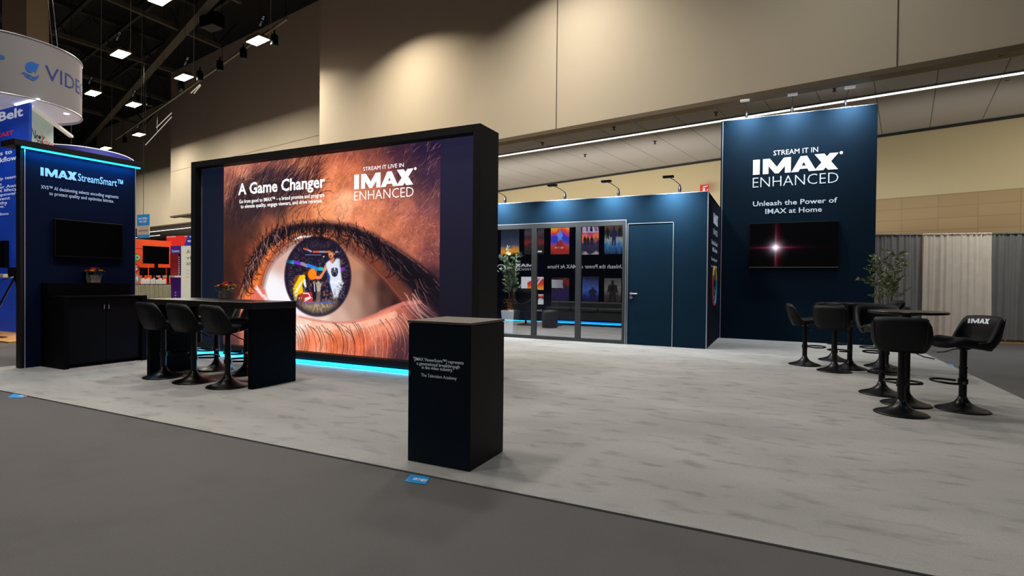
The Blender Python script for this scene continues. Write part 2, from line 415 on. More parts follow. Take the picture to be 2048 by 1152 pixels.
for i, (px, py) in enumerate(((549, 77), (487, 104), (440, 129), (400, 150), (363, 172), (299, 203), (250, 282))):
    p = G(px, py-8, 10.28); t = thing('spotlight', labs[i], 'spotlight', p, 0, 'black spotlights under the hall track')
    MB().lathe([(.1, -.42), (.13, -.40), (.13, -.05), (.09, 0)], 14, tuple(p)).build('can', PLASTIC, t, smooth=False)
    MB().box(p[0]-.02, p[0]+.02, p[1]-.02, p[1]+.02, p[2]-.02, p[2]+.16).build('stem', PLASTIC, t)
# dark loudspeaker cluster near the roof and slanting rods
c = atD(424, 43, 24)
t = thing('loudspeaker', 'dark hanging loudspeaker high beside the tall wall, left of the largest lamp', 'loudspeaker', c)
o = MB().box(c[0]-.45, c[0]+.45, c[1]-.3, c[1]+.3, c[2]-.3, c[2]+.3).build('cabinet', PLASTIC, t, bevel=.04)
MB().tube([(c[0], c[1], c[2]+.3), (c[0], c[1], ZC)], .02, 5).build('hanging_rod', BLKMETAL, t)
for i, (a, b, lab) in enumerate((((382, 186), (400, 169), 'pair-left slim glowing rod below the second hall lamp'), ((388, 187), (401, 171), 'pair-right slim glowing rod below the second hall lamp'),
        ((291, 290), (343, 234), 'longest slim glowing rod, beside the fourth hall lamp'), ((313, 255), (343, 226), 'shorter slim glowing rod above the longest one'))):
    A = G(*a, 9.0); B = G(*b, 9.0)
    t = thing('slim_rod', lab, 'lamp', (A+B)/2, 0, 'slim glowing rods by the hall wall')
    MB().tube([A, B], .02, 6).build('rod', glow('rod_glow', (210, 200, 180), .8), t)  # thin rod with a dim glow of its own
    MB().tube([(A+B)/2, (A+B)/2+np.array([0, 0, 6.0])], .006, 4).build('wire', BLKMETAL, t)
# ================================================================== BIG BACKLIT EYE DISPLAY
EX0, EX1, EY0, EY1, EZ = -8.93, -3.33, 5.90, 6.40, 3.21
GY = 6.03
t = thing('display_wall', 'large black framed light box showing a giant close-up of a human eye', 'display', ((EX0+EX1)/2, 6.15, 0))
FR = mat('black_frame', (28, 27, 28), .6, var=.08, scale=2, spec=.2)
MB().box(EX0, EX0+.1, EY0, EY1, .085, EZ).build('frame_board', FR, t, bevel=.004)
MB().box(EX1-.1, EX1, EY0, EY1, .0, EZ).build('frame_board', FR, t, bevel=.004)
MB().box(EX0+.1, EX1-.1, EY0, EY1, EZ-.1, EZ).build('frame_board', FR, t, bevel=.004)
MB().box(EX0+.1, EX1-.1, EY0, EY1, .085, .165).build('frame_board', FR, t, bevel=.004)
MB().box(EX0+.15, EX1-.15, 5.985, EY1-.03, 0, .085).build('plinth', BLACK, t)
MB().box(EX0+.1, EX1-.1, GY+.012, EY1-.02, .165, EZ-.1).build('core_panel', NAVYD, t)
MB().box(EX0+.12, EX1-.1, 5.915, 5.945, .006, .046).build('led_strip', CYAN, t)
MB().box(EX0+.12, EX1-.1, EY1+.02, EY1+.035, .012, .034).build('led_strip', CYAN, t)
mb = MB().box(EX0+.1, EX1-.1, GY-.012, GY, EZ-.112, EZ-.104); mb.box(EX0+.1, EX0+.108, GY-.012, GY, .165, EZ-.1)
mb.build('edge_strip', EDGE, t)

# ---- picture painted as colours on a fine grid in the plane of the fabric
PX0, PX1, PZ0, PZ1 = EX0+.1, EX1-.1, .165, EZ-.1
RES = 150
W = int((PX1-PX0)*RES); Hh = int((PZ1-PZ0)*RES)
xs = (np.arange(W)+.5)/W; zs = (np.arange(Hh)+.5)/Hh
def gp(px, py):
    """survey point -> picture raster column and row"""
    p = atY(px, py, GY); return np.array([(p[0]-PX0)/(PX1-PX0)*W, (p[2]-PZ0)/(PZ1-PZ0)*Hh])
def gps(L): return np.array([gp(*a) for a in L])
XX, ZZ = np.meshgrid(np.arange(W)+.5, np.arange(Hh)+.5)
ctrl = [((450,345),(165,105,92)),((480,332),(195,130,108)),((520,322),(150,92,80)),((560,314),(130,82,72)),((600,312),(160,98,76)),((650,306),(170,98,76)),((700,302),(150,86,70)),((750,298),(112,66,60)),((800,294),(80,48,58)),((850,293),(48,36,62)),((880,288),(36,30,60)),
((450,380),(150,96,80)),((480,385),(84,62,62)),((530,360),(74,57,62)),((580,370),(66,48,60)),((620,360),(145,84,66)),((660,360),(205,124,88)),((700,350),(190,110,80)),((760,340),(140,80,70)),((820,340),(98,62,66)),((870,340),(80,50,70)),
((455,430),(80,56,52)),((500,420),(66,50,52)),((550,410),(90,64,58)),((600,420),(195,118,86)),((650,420),(230,152,110)),((690,410),(238,168,132)),((740,410),(208,132,100)),((800,410),(172,106,90)),((860,410),(132,82,80)),
((455,480),(92,56,45)),((500,460),(95,60,50)),((540,450),(155,92,66)),((600,442),(200,124,88)),((720,440),(208,130,98)),((780,450),(190,116,88)),((840,460),(158,94,82)),((875,470),(140,82,76)),((872,505),(120,70,70)),((820,480),(175,105,85)),
((455,540),(70,40,30)),((480,530),(120,66,46)),((470,580),(80,42,34)),((455,610),(46,28,30)),((488,592),(220,120,68)),((510,550),(228,122,62)),((530,510),(220,124,74)),((505,520),(140,75,50)),
((560,480),(200,118,80)),((620,465),(205,125,90)),((690,478),(190,110,80)),((740,512),(165,95,72)),((790,560),(120,70,60)),
((870,560),(60,40,45)),((850,600),(110,64,64)),((830,620),(150,86,80)),((860,640),(80,50,60)),((870,670),(60,40,50)),((810,640),(205,122,100)),((780,645),(225,150,124)),
((600,650),(242,208,195)),((650,655),(242,196,172)),((700,655),(236,184,155)),((750,650),(230,155,130)),((620,690),(228,145,115)),((670,690),(218,126,92)),((720,690),(212,116,86)),((770,690),(172,92,76)),((800,700),(112,66,66)),((640,705),(232,164,140)),((700,710),(192,112,92)),((740,715),(152,86,76)),((800,715),(90,60,66)),((540,690),(225,150,120)),((500,670),(200,120,100)),((460,690),(90,60,60)),((560,660),(240,190,170)),((500,620),(235,130,90)),((520,640),(230,160,135))]
cp_ = gps([c[0] for c in ctrl]); cc_ = np.array([c[1] for c in ctrl], float)
step = 4
XS, ZS = np.meshgrid(np.arange(0, W+step, step), np.arange(0, Hh+step, step))
num = np.zeros(XS.shape+(3,)); den = np.zeros(XS.shape)
for p, c in zip(cp_, cc_):
    w = 1/((XS-p[0])**2+(ZS-p[1])**2+60)**2.1
    num += w[..., None]*c; den += w
low = num/den[..., None]
def upsample(a, H_, W_, st):
    yi = np.arange(H_)/st; xi = np.arange(W_)/st
    y0 = yi.astype(int); x0 = xi.astype(int); fy = (yi-y0)[:, None]; fx = (xi-x0)[None, :]
    y1 = np.minimum(y0+1, a.shape[0]-1); x1 = np.minimum(x0+1, a.shape[1]-1)
    if a.ndim == 3: fy = fy[..., None]; fx = fx[..., None]
    return (a[y0][:, x0]*(1-fx)+a[y0][:, x1]*fx)*(1-fy)+(a[y1][:, x0]*(1-fx)+a[y1][:, x1]*fx)*fy
IMG = upsample(low, Hh, W, step)
def vnoise(st, amp): return upsample(rng.random((Hh//st+3, W//st+3))-.5, Hh, W, st)*2*amp
IMG *= (1+vnoise(26, .10)+vnoise(9, .08)+vnoise(3, .07))[..., None]
def blend(mask, col):
    global IMG
    IMG = IMG*(1-mask[..., None])+np.asarray(col, float)*mask[..., None]
def pmask(pts, soft=1.2):
    """soft filled polygon (raster points), signed distance by winding + edge distance"""
    pts = np.asarray(pts, float); x0, z0 = np.floor(pts.min(0)-soft*3).astype(int); x1, z1 = np.ceil(pts.max(0)+soft*3).astype(int)
    x0, z0 = max(x0, 0), max(z0, 0); x1, z1 = min(x1, W), min(z1, Hh)
    if x1 <= x0 or z1 <= z0: return None
    X = XX[z0:z1, x0:x1]; Z = ZZ[z0:z1, x0:x1]
    ins = np.zeros(X.shape, bool); dd = np.full(X.shape, 1e9)
    for a, b in zip(pts, np.roll(pts, -1, 0)):
        cr_ = ((a[1] > Z) != (b[1] > Z)) & (X < (b[0]-a[0])*(Z-a[1])/(b[1]-a[1]+1e-12)+a[0]); ins ^= cr_
        e = b-a; L = e@e+1e-9; tt = np.clip(((X-a[0])*e[0]+(Z-a[1])*e[1])/L, 0, 1)
        dd = np.minimum(dd, (X-a[0]-tt*e[0])**2+(Z-a[1]-tt*e[1])**2)
    sd = np.sqrt(dd)*np.where(ins, 1, -1)
    return (slice(z0, z1), slice(x0, x1)), np.clip(.5+sd/(2*soft), 0, 1)
def fill(L, col, soft=1.2, alpha=1., raw=False):
    r = pmask(L if raw else gps(L), soft)
    if r is None: return
    sl, m = r; m = (m*alpha)[..., None]; IMG[sl] = IMG[sl]*(1-m)+np.asarray(col, float)*m
def stroke(pts, w, col, alpha=1., taper=True):
    pts = np.asarray(pts, float); n = len(pts)-1; pad = w*2+2
    x0, z0 = np.floor(pts.min(0)-pad).astype(int); x1, z1 = np.ceil(pts.max(0)+pad).astype(int)
    x0, z0 = max(x0, 0), max(z0, 0); x1, z1 = min(x1, W), min(z1, Hh)
    if x1 <= x0 or z1 <= z0: return
    X = XX[z0:z1, x0:x1]; Z = ZZ[z0:z1, x0:x1]; m = np.zeros(X.shape)
    for i in range(n):
        a, b = pts[i], pts[i+1]; e = b-a; L = e@e+1e-9
        tt = np.clip(((X-a[0])*e[0]+(Z-a[1])*e[1])/L, 0, 1)
        d = np.sqrt((X-a[0]-tt*e[0])**2+(Z-a[1]-tt*e[1])**2)
        ww = w*(1-.75*(i+tt)/n) if taper else w
        m = np.maximum(m, np.clip(ww*.5+.6-d, 0, 1)*np.minimum(1, ww+.25))
    m = (m*alpha)[..., None]; IMG[z0:z1, x0:x1] = IMG[z0:z1, x0:x1]*(1-m)+np.asarray(col, float)*m
def smooth(P, n=8):
    P = np.asarray(P, float); Q = [P[0]]
    for i in range(len(P)-1):
        p0, p1, p2, p3 = P[max(i-1, 0)], P[i], P[i+1], P[min(i+2, len(P)-1)]
        for k in range(1, n+1):
            t_ = k/n; Q.append(.5*((2*p1)+(p2-p0)*t_+(2*p0-5*p1+4*p2-p3)*t_**2+(3*p1-p0-3*p2+p3)*t_**3))
    return np.array(Q)
K = W/560.      # strokes were sized for a 560-column raster
def hair(px, py, ang, length, w, col, alpha, curl=.4):
    p = gp(px, py); P = [p]; a = ang; L = length*K/4
    for i in range(4):
        P.append(P[-1]+np.array([math.cos(a), math.sin(a)])*L); a += curl/4
    stroke(P, w*K, col, alpha)
fill([(440,430),(486,425),(500,470),(500,515),(486,560),(466,610),(452,650),(440,650)], (50, 30, 26), 16*K, .6)
fill([(470,385),(520,348),(580,345),(622,368),(606,404),(560,436),(500,456),(456,456)], (58, 42, 46), 16*K, .55)
fill([(770,285),(890,270),(890,420),(850,390),(800,330)], (46, 32, 54), 26*K, .6)
fill([(800,640),(850,610),(890,590),(890,740),(780,740),(790,690)], (58, 36, 44), 18*K, .55)
fill([(610,660),(690,662),(760,655),(780,675),(730,700),(650,706),(600,700)], (214, 104, 66), 14*K, .4)
# fine skin sheen and brow hair
for i in range(900):
    px, py = rng.uniform(450, 880), rng.uniform(285, 440)
    if py > 330+(px-450)*.0+110: continue
    light = rng.random() < .55
    hair(px, py, rng.normal(math.radians(50), .35), rng.uniform(6, 20), rng.uniform(.5, 1.1), (235, 175, 150) if light else (70, 42, 46), rng.uniform(.12, .4), rng.normal(0, .5))
for i in range(900):
    px = rng.uniform(450, 640); py = rng.normal(385-(px-540)*.22, 22)
    hair(px, py, math.radians(60)-(px-540)*.003+rng.normal(0, .25), rng.uniform(10, 34), rng.uniform(.7, 1.4), (34, 22, 30), rng.uniform(.25, .7), rng.normal(-.3, .4))
for i in range(260):
    px = rng.uniform(450, 700); py = rng.uniform(300, 400)
    hair(px, py, math.radians(48)+rng.normal(0, .25), rng.uniform(8, 26), rng.uniform(.6, 1.2), (240, 180, 160), rng.uniform(.2, .5), rng.normal(-.2, .4))
for i in range(420):
    px = rng.uniform(660, 880); py = rng.uniform(430, 520)-(.0)
    hair(px, py, rng.uniform(0, 6.28), rng.uniform(3, 9), rng.uniform(.5, 1), (240, 170, 140), rng.uniform(.15, .5), rng.normal(0, 1.2))
# upper-lid fold: dark band
fold = smooth(gps([(470,606),(486,570),(498,530),(512,496),(534,470),(566,452),(606,444),(652,443),(700,450),(746,470),(790,496),(830,524),(862,552),(892,585)]), 6)
foldlo = smooth(gps([(478,606),(496,575),(512,540),(528,508),(552,484),(585,465),(625,459),(665,461),(700,470),(735,490),(765,515),(795,545),(825,575),(850,600),(892,640)]), 6)
fill(np.vstack([fold, foldlo[::-1]]), (30, 20, 28), 5*K, .9, True)
fill([(700,452),(746,470),(790,496),(830,524),(862,552),(900,590),(900,640),(850,606),(810,585),(780,545),(745,505),(715,478)], (24, 17, 27), 7*K, .88)
fill([(790,505),(840,535),(885,570),(885,600),(850,590),(815,560)], (20, 15, 25), 7*K, .85)
for a in range(len(fold)-1):
    if rng.random() < .6: stroke([fold[a], fold[a+1]], 1.3*K, (190, 130, 125), .35, False)
# eyeball opening
opening = smooth(gps([(519,598),(527,560),(534,538),(547,515),(560,502),(577,489),(598,478),(622,472),(651,474),(677,482),(703,499),(730,521),(768,556),(790,582),(806,602),(790,612),(768,621),(742,632),(716,640),(677,644),(638,641),(606,634),(575,618),(545,604),(519,598)]), 5)
fill(opening, (206, 188, 182), 2*K, 1, True)
r = pmask(opening, 2*K); sl, om = r
# shade the white: bright at the left, brown to the right
Lp = gps([(545,575),(560,520),(580,600),(600,625),(640,638),(680,638),(705,610),(715,560),(712,525),(740,600),(740,555),(770,600),(770,570),(800,603)])
Lc = np.array([(238,236,240),(205,170,160),(240,238,242),(236,228,232),(228,205,195),(205,172,158),(176,142,128),(166,130,112),(184,132,106),(136,102,90),(120,82,66),(76,50,46),(62,40,38),(44,28,30)], float)
X = XX[sl]; Z = ZZ[sl]; num = np.zeros(X.shape+(3,)); den = np.zeros(X.shape)
for p, c in zip(Lp, Lc):
    w = 1/((X-p[0])**2+(Z-p[1])**2+60)**1.6; num += w[..., None]*c; den += w
IMG[sl] = IMG[sl]*(1-om[..., None])+(num/den[..., None])*om[..., None]
lidr = smooth(gps([(640,474),(677,482),(703,499),(730,521),(768,556),(790,582),(806,602)]), 5)
fill(np.vstack([smooth(gps([(640,466),(690,474),(730,494),(770,526),(810,566),(845,602)]), 5), lidr[::-1]]), (104, 58, 46), 4*K, .75, True)
# shadow of the lid and red corner
up = smooth(gps([(519,598),(527,560),(534,538),(547,515),(560,502),(577,489),(598,478),(622,472),(651,474),(677,482),(703,499),(730,521),(768,556),(790,582),(806,602)]), 5)
for q, al in ((9, .25), (5, .3), (2.5, .4)): stroke(up, q*2*K, (95, 52, 46), al, False)
stroke(up[:34], 3.5*K, (222, 140, 104), .45, False); stroke(up[34:], 3*K, (150, 84, 66), .4, False)
fill([(500,600),(508,584),(520,572),(531,580),(536,598),(548,608),(520,606)], (214, 112, 100), 2.5*K, .9)
fill([(509,575),(514,570),(527,590),(524,594)], (250, 235, 235), 1.5*K, .9); fill([(524,590),(530,588),(538,600),(530,601)], (245, 225, 225), 1.5*K, .8)
stroke(smooth(gps([(478,604),(486,580),(497,556),(505,534),(514,516)]), 5), 7*K, (240, 150, 92), .55, False)
stroke(smooth(gps([(600,633),(640,642),(680,645),(720,640),(768,622),(806,606)]), 5), 4*K, (206, 112, 100), .55, False)
stroke(smooth(gps([(596,640),(640,650),(690,653),(740,646),(790,628)]), 5), 9*K, (246, 200, 180), .5, False)
stroke(smooth(gps([(760,624),(790,612),(812,606),(840,604)]), 5), 5*K, (215, 130, 125), .5, False)
# iris: dark disc holding a reflected arena
ic = gp(633.5, 552); rx = abs(gp(699.5, 552)[0]-gp(567.5, 552)[0])/2; rz = abs(gp(633.5, 472)[1]-gp(633.5, 632)[1])/2
tt = np.linspace(0, 2*PI, 60, endpoint=False)
ring = np.stack([ic[0]+rx*np.cos(tt), ic[1]+rz*np.sin(tt)], 1)
fill(ring, (34, 27, 46), 2.2*K, 1, True)
SN = IMG.copy()
def zp(x, y): return (560+x/6.0625, 460+y/6.0625)
def zpoly(L, col, soft=.8, alpha=1.): fill([zp(*a) for a in L], col, soft*K, alpha)
def zell(x, y, a, b, col, soft=.8, alpha=1.): zpoly([(x+a*math.cos(q), y+b*math.sin(q)) for q in np.linspace(0, 2*PI, 22, endpoint=False)], col, soft, alpha)
def zline(L, w, col, alpha=1.): stroke(gps([zp(*a) for a in L]), w*K, col, alpha, False)
for i in range(700):                                     # crowd
    x, y = rng.uniform(90, 800), rng.uniform(330, 880)
    if ((x-445)/395)**2+((y-560)/480)**2 > .8: continue
    b = rng.random(); far = y < 600
    col = np.array([(110, 100, 105), (70, 60, 70), (150, 110, 90), (95, 60, 60), (60, 80, 85)][rng.integers(5)])*(.85 if far else 1.1)
    s = rng.uniform(4, 8) if far else rng.uniform(6, 12)
    zell(x, y, s, s*1.3, col, .6, .6)
zpoly([(300,120),(380,100),(560,120),(600,200),(400,210),(320,180)], (58, 50, 56), 8, .6)
for a, b, c in (((85,375),(165,390),(40,170,210)), ((180,385),(262,410),(110,60,190)), ((265,405),(330,432),(150,140,165)), ((340,425),(455,470),(40,130,220)), ((480,468),(515,470),(40,180,190)), ((725,472),(780,470),(120,60,180))):
    zline([a, b], 5.2, c)
for a, b, c in (((290,222),(345,240),(215,90,50)), ((345,240),(380,258),(160,160,180)), ((405,262),(485,262),(215,90,50)), ((485,262),(550,262),(150,150,165)), ((560,262),(590,262),(190,120,60)), ((665,262),(705,262),(160,160,160))):
    zline([a, b], 2.6, c)
zline([(310,298),(500,300)], .8, (120,130,170)); zell(532, 320, 8, 8, (255, 255, 255))
zpoly([(235,765),(300,752),(385,752),(440,800),(440,878),(235,878)], (190, 42, 48)); zline([(285,765),(345,765),(375,820),(300,860)], 1.6, (245,235,235)); zline([(300,835),(355,815)], 2.5, (245,225,225))
for x in (235, 262, 395, 425): zell(x, 825, 7, 12, (240, 225, 225))
zpoly([(388,610),(408,660),(440,660),(442,760),(436,870),(398,872),(392,760)], (26, 24, 34)); zell(415, 635, 14, 17, (180, 130, 105)); zline([(418,655),(424,740)], 1.5, (230,225,225))
zline([(388,612),(398,670)], 2.2, (30,26,36))
zpoly([(440,660),(500,655),(492,740),(484,868),(446,870),(450,740)], (176, 160, 150)); zell(467, 632, 15, 18, (190, 140, 115)); zline([(446,650),(467,640),(492,655)], 2.6, (185,165,150)); zpoly([(448,745),(490,745),(484,868),(448,870)], (112, 92, 84))
zpoly([(215,880),(640,872),(660,850),(720,880),(640,990),(480,1040),(330,1010),(240,950)], (176, 156, 108), 6, .85)
for i in range(240):
    a = rng.uniform(PI*.12, PI*.88); q = rng.uniform(.55, .93)
    x, y = 445+395*q*math.cos(a), 560+480*q*math.sin(a)
    if y < 870: continue
    zline([(x, y), (445+395*(q+.06)*math.cos(a), 560+480*(q+.06)*math.sin(a))], 1.2, [(225,205,150),(150,130,110),(190,170,210),(100,80,70)][rng.integers(4)], .6)
zline([(215,880),(450,885),(640,872)], 1.6, (90,110,200), .8)
# player in yellow
zpoly([(185,555),(225,542),(250,560),(205,640),(165,690),(155,665),(172,640)], (120, 72, 50)); zell(307, 505, 30, 30, (92, 60, 48)); zell(300, 490, 27, 20, (30, 24, 26))
zpoly([(240,548),(295,535),(312,560),(290,625),(272,660),(282,755),(222,785),(200,858),(168,840),(160,700),(205,620)], (232, 190, 30))
zpoly([(262,615),(276,625),(215,740),(188,855),(176,850),(190,730)], (240, 236, 225)); zpoly([(285,588),(310,590),(322,688),(306,694),(288,660)], (236, 234, 238))
zpoly([(270,790),(305,775),(300,840),(282,885),(262,880)], (128, 80, 56)); zpoly([(232,850),(258,800),(270,880),(250,885)], (120, 74, 52))
# player in white reaching for the ball
zpoly([(556,470),(600,540),(606,640),(640,760),(612,700),(590,600)], (30, 80, 150))
zpoly([(558,405),(574,462),(540,520),(502,588),(450,598),(432,580),(440,552),(478,556),(512,515),(536,450)], (222, 142, 100)); zpoly([(440,548),(452,585),(412,590),(405,565)], (226, 148, 106))
zpoly([(722,345),(745,365),(765,400),(740,425)], (150, 100, 70), 1.5, .7)
zpoly([(558,400),(602,362),(640,402),(690,338),(724,348),(732,450),(752,598),(776,640),(746,700),(704,806),(662,826),(632,744),(606,640),(608,560),(572,480)], (214, 220, 232), 1.2)
zpoly([(610,640),(690,650),(740,620),(752,600),(740,590),(680,625),(615,610)], (236, 240, 246), 1.5, .8); zpoly([(690,345),(720,350),(730,450),(742,560),(715,470)], (180, 190, 210), 2, .6)
zpoly([(606,362),(650,330),(664,345),(642,402),(625,392)], (206, 128, 90)); zell(622, 285, 33, 62, (222, 146, 106), 1); zell(617, 312, 10, 11, (110, 45, 40)); zpoly([(598,322),(640,330),(636,352),(616,356)], (120, 74, 56), 1.5, .7)
zell(636, 226, 42, 36, (30, 22, 24), 1.2); zpoly([(640,215),(672,240),(668,300),(654,320),(650,270)], (34, 25, 26)); zell(604, 268, 6, 4, (40, 26, 24)); zell(634, 268, 7, 4, (40, 26, 24)); zell(662, 288, 6, 12, (214, 136, 98))
for q in (-1, 1):                                        # barred round emblem on the shirt
    zline([(664+q*30, 468), (664+q*36, 505), (664+q*24, 545)], 2.2, (28,30,44)); zline([(664+q*14, 460), (664+q*18, 505), (664+q*5, 548)], 2.2, (28,30,44))
zline([(664,490),(664,535)], 2, (28,30,44)); zline([(640,545),(664,560),(690,545)], 1.8, (28,30,44))
for i in range(260): 
    x, y = rng.uniform(640, 790), rng.uniform(630, 830)
    if x+y*.6 < 1090: continue
    zell(x, y, 3.5, 3.5, (200, 205, 215) if rng.random() < .6 else (60, 50, 60), .5, .8)
zell(392, 535, 52, 68, (246, 128, 26), 1); zell(405, 510, 26, 34, (255, 156, 50), 6, .7); zline([(360,500),(400,530),(436,560)], .8, (190,90,20), .6)
# keep the picture inside the iris, then darken its rim
r = pmask(ring, 2.2*K); sl, im = r; M3 = np.zeros((Hh, W)); M3[sl] = im
IMG = np.where(M3[..., None] > 0, SN*(1-M3[..., None])+IMG*M3[..., None], IMG)
IMG0 = IMG.copy()
rr_ = np.sqrt(((XX-ic[0])/rx)**2+((ZZ-ic[1])/rz)**2)
blend(np.clip((rr_-.8)/.2, 0, 1)*np.clip((1.03-rr_)/.06, 0, 1)*.85, (30, 22, 40))
for i in range(260):
    a = rng.uniform(0, 2*PI); q = rng.uniform(.72, .9)
    d = np.array([math.cos(a)*rx, math.sin(a)*rz]); stroke([ic+d*q, ic+d*(q+rng.uniform(.05, .14))], .9*K, (120, 105, 110) if rng.random() < .5 else (40, 32, 50), .5)
fill(np.vstack([up[:-4], (up[:-4]+np.array([0, 14*K]))[::-1]]), (206, 122, 86), 2*K, .0, True)
r2 = pmask(opening, 1.5*K); sl, om = r2; Mo = np.zeros((Hh, W)); Mo[sl] = om      # lids cover the iris top
over = (rr_ < 1.06) & (Mo < .999)
IMG = np.where(over[..., None], SN*(1-Mo[..., None])*0+IMG*Mo[..., None]+(1-Mo[..., None])*np.array([196, 112, 80]), IMG)
stroke(smooth(gps([(589,479),(600,474),(612,472.5),(620,472.3)]), 4), 3*K, (255, 255, 255), .95, False)
# lashes
def lash(p, d1, d2, L, w, col, al):
    P = [np.asarray(p)]
    for i in range(6):
        a = d1+(d2-d1)*i/5; P.append(P[-1]+np.array([math.cos(a), math.sin(a)])*L*K/6)
    stroke(P, w*K, col, al)
mid = (fold[:len(foldlo)]+foldlo[:len(fold)])/2
for i in range(430):
    u = rng.uniform(.06, .93)*(len(mid)-1); k = int(u); p = mid[k]+(mid[k+1]-mid[k])*(u-k)+rng.normal(0, 5*K, 2)
    f = u/len(mid); d = -PI/2+(f-.45)*1.1+rng.normal(0, .35)
    lash(p, d, d+rng.normal(.0, 1.3), rng.uniform(16, 36), rng.uniform(1.0, 2.0), (16, 11, 18), rng.uniform(.6, .95))
for i in range(70):
    u = rng.uniform(.05, .55)*(len(fold)-1); k = int(u); p = fold[k]+rng.normal(0, 4*K, 2)
    f = u/len(fold); d = PI/2+(.45-f)*1.6+rng.normal(0, .3)
    lash(p, d, d+rng.normal(0, .6), rng.uniform(8, 20), rng.uniform(.8, 1.3), (22, 14, 20), rng.uniform(.5, .9))
for i in range(70):
    u = rng.uniform(.03, .4)*(len(mid)-1); k = int(u); p = mid[k]+rng.normal(0, 5*K, 2)
    lash(p, rng.uniform(-2.6, -.6), rng.uniform(-3, 0), rng.uniform(10, 22), 1.1, (205, 150, 140), .6)
for i in range(50):
    u = rng.uniform(.6, .98)*(len(mid)-1); k = int(u); p = mid[k]+rng.normal(0, 8*K, 2)
    lash(p, -1.1+rng.normal(0, .4), -.6+rng.normal(0, .4), rng.uniform(10, 30), .9, (210, 150, 140), rng.uniform(.15, .5))
for i in range(11):
    p = gp(rng.uniform(806, 838), rng.uniform(575, 610)); lash(p, -1.0+rng.normal(0, .25), -.35, rng.uniform(40, 75), .9, (226, 195, 182), .65)
for i in range(46):
    f = i/45; px = 560+f*250; py = 650+12*math.sin(f*PI)-f*22+rng.normal(0, 4); dark = rng.random() > max(0, (f-.35)*1.6)
    d = -PI*.5+(.35-f)*-.5+rng.normal(0, .15)
    lash(gp(px, py), d+(.95 if f < .55 else .5)*1.0, d-.5, rng.uniform(44, 84), .95, (44, 22, 20) if dark else (240, 205, 190), .8 if dark else .6)
for i in range(160):
    px = rng.uniform(590, 870); py = rng.uniform(655, 715); hair(px, py, rng.uniform(-2.4, -.8), rng.uniform(4, 14), .8, (250, 205, 185) if rng.random() < .6 else (120, 60, 50), rng.uniform(.1, .4), rng.normal(0, .6))
# navy fabric at both sides of the picture
bl = gp(447.5, 500)[0]; brr = gp(881, 420)[0]
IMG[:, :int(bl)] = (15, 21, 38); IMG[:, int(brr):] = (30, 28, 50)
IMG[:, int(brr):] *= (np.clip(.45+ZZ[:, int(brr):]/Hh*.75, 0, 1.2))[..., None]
pc = slice(int(bl), int(brr)); lum = IMG[:, pc].mean(-1, keepdims=True)
IMG[:, pc] = (lum+(IMG[:, pc]-lum)*1.12-118)*1.08+121
np.clip(IMG, 0, 255, out=IMG)
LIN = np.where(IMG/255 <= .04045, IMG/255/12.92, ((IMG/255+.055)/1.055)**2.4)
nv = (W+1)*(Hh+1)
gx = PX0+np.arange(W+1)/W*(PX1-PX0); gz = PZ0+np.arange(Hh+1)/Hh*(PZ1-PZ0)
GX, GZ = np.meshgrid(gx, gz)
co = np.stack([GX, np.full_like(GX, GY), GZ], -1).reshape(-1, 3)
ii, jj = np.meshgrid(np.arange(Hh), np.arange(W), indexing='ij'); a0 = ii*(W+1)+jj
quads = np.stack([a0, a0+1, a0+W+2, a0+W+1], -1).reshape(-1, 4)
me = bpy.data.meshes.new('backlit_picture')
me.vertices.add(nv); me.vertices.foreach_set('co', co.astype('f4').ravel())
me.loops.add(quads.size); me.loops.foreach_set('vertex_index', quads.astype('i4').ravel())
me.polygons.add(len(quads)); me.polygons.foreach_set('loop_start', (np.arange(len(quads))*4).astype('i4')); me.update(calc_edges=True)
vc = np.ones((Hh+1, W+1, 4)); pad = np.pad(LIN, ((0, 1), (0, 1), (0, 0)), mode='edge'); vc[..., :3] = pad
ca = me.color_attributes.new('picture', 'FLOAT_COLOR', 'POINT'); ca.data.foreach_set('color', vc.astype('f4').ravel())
PM = bpy.data.materials.new('backlit_fabric'); PM.use_nodes = True
nt = PM.node_tree; b = nt.nodes['Principled BSDF']; at = nt.nodes.new('ShaderNodeVertexColor'); at.layer_name = 'picture'
b.inputs['Base Color'].default_value = (.01, .01, .012, 1); b.inputs['Roughness'].default_value = .6; b.inputs['Specular IOR Level'].default_value = .15
nt.links.new(at.outputs[0], b.inputs['Emission Color']); b.inputs['Emission Strength'].default_value = 1.0
me.materials.append(PM)
o = bpy.data.objects.new('backlit_picture', me); COL.objects.link(o); o.parent = t; o.matrix_parent_inverse = Matrix.Translation(t.location).inverted()
# lettering over the picture
def wall_text(parent, name, m, y, items, N=-1):
    mb = MB()
    for it in items:
        s, (ax, ay), bx, cap_px, bold = it
        p0 = atY(ax, ay, y); p1 = atY(bx, ay, y); ctop = atY(ax, ay-cap_px, y)
        put_text(mb, s, (p0[0], y-.004, p0[2]), (1, 0, 0), (0, 0, 1), 0, p1[0]-p0[0], 0, ctop[2]-p0[2], bold)
    return mb.build(name, m, parent)
mb = MB(); YT = GY-.006
def gtext(s, ax, ay, bx, by, cap_px, bold):
    p0 = atY(ax, ay, GY); p1 = atY(bx, by, GY); c = atY(ax, ay-cap_px, GY)
    put_text(mb, s, (p0[0], YT, (p0[2]+p1[2])/2), (1, 0, 0), (0, 0, 1), 0, p1[0]-p0[0], 0, c[2]-p0[2], bold)
gtext('A Game Changer', 477, 388.5, 651, 375.5, 21.5, .022)
mb.build('lettering', WHITELIT, t); mb = MB()
gtext('Go from good to IMAX\u2122 \u2013 a brand promise and program', 479, 406, 649, 394.5, 7, .012)
mb.build('lettering', WHITELIT, t); mb = MB()
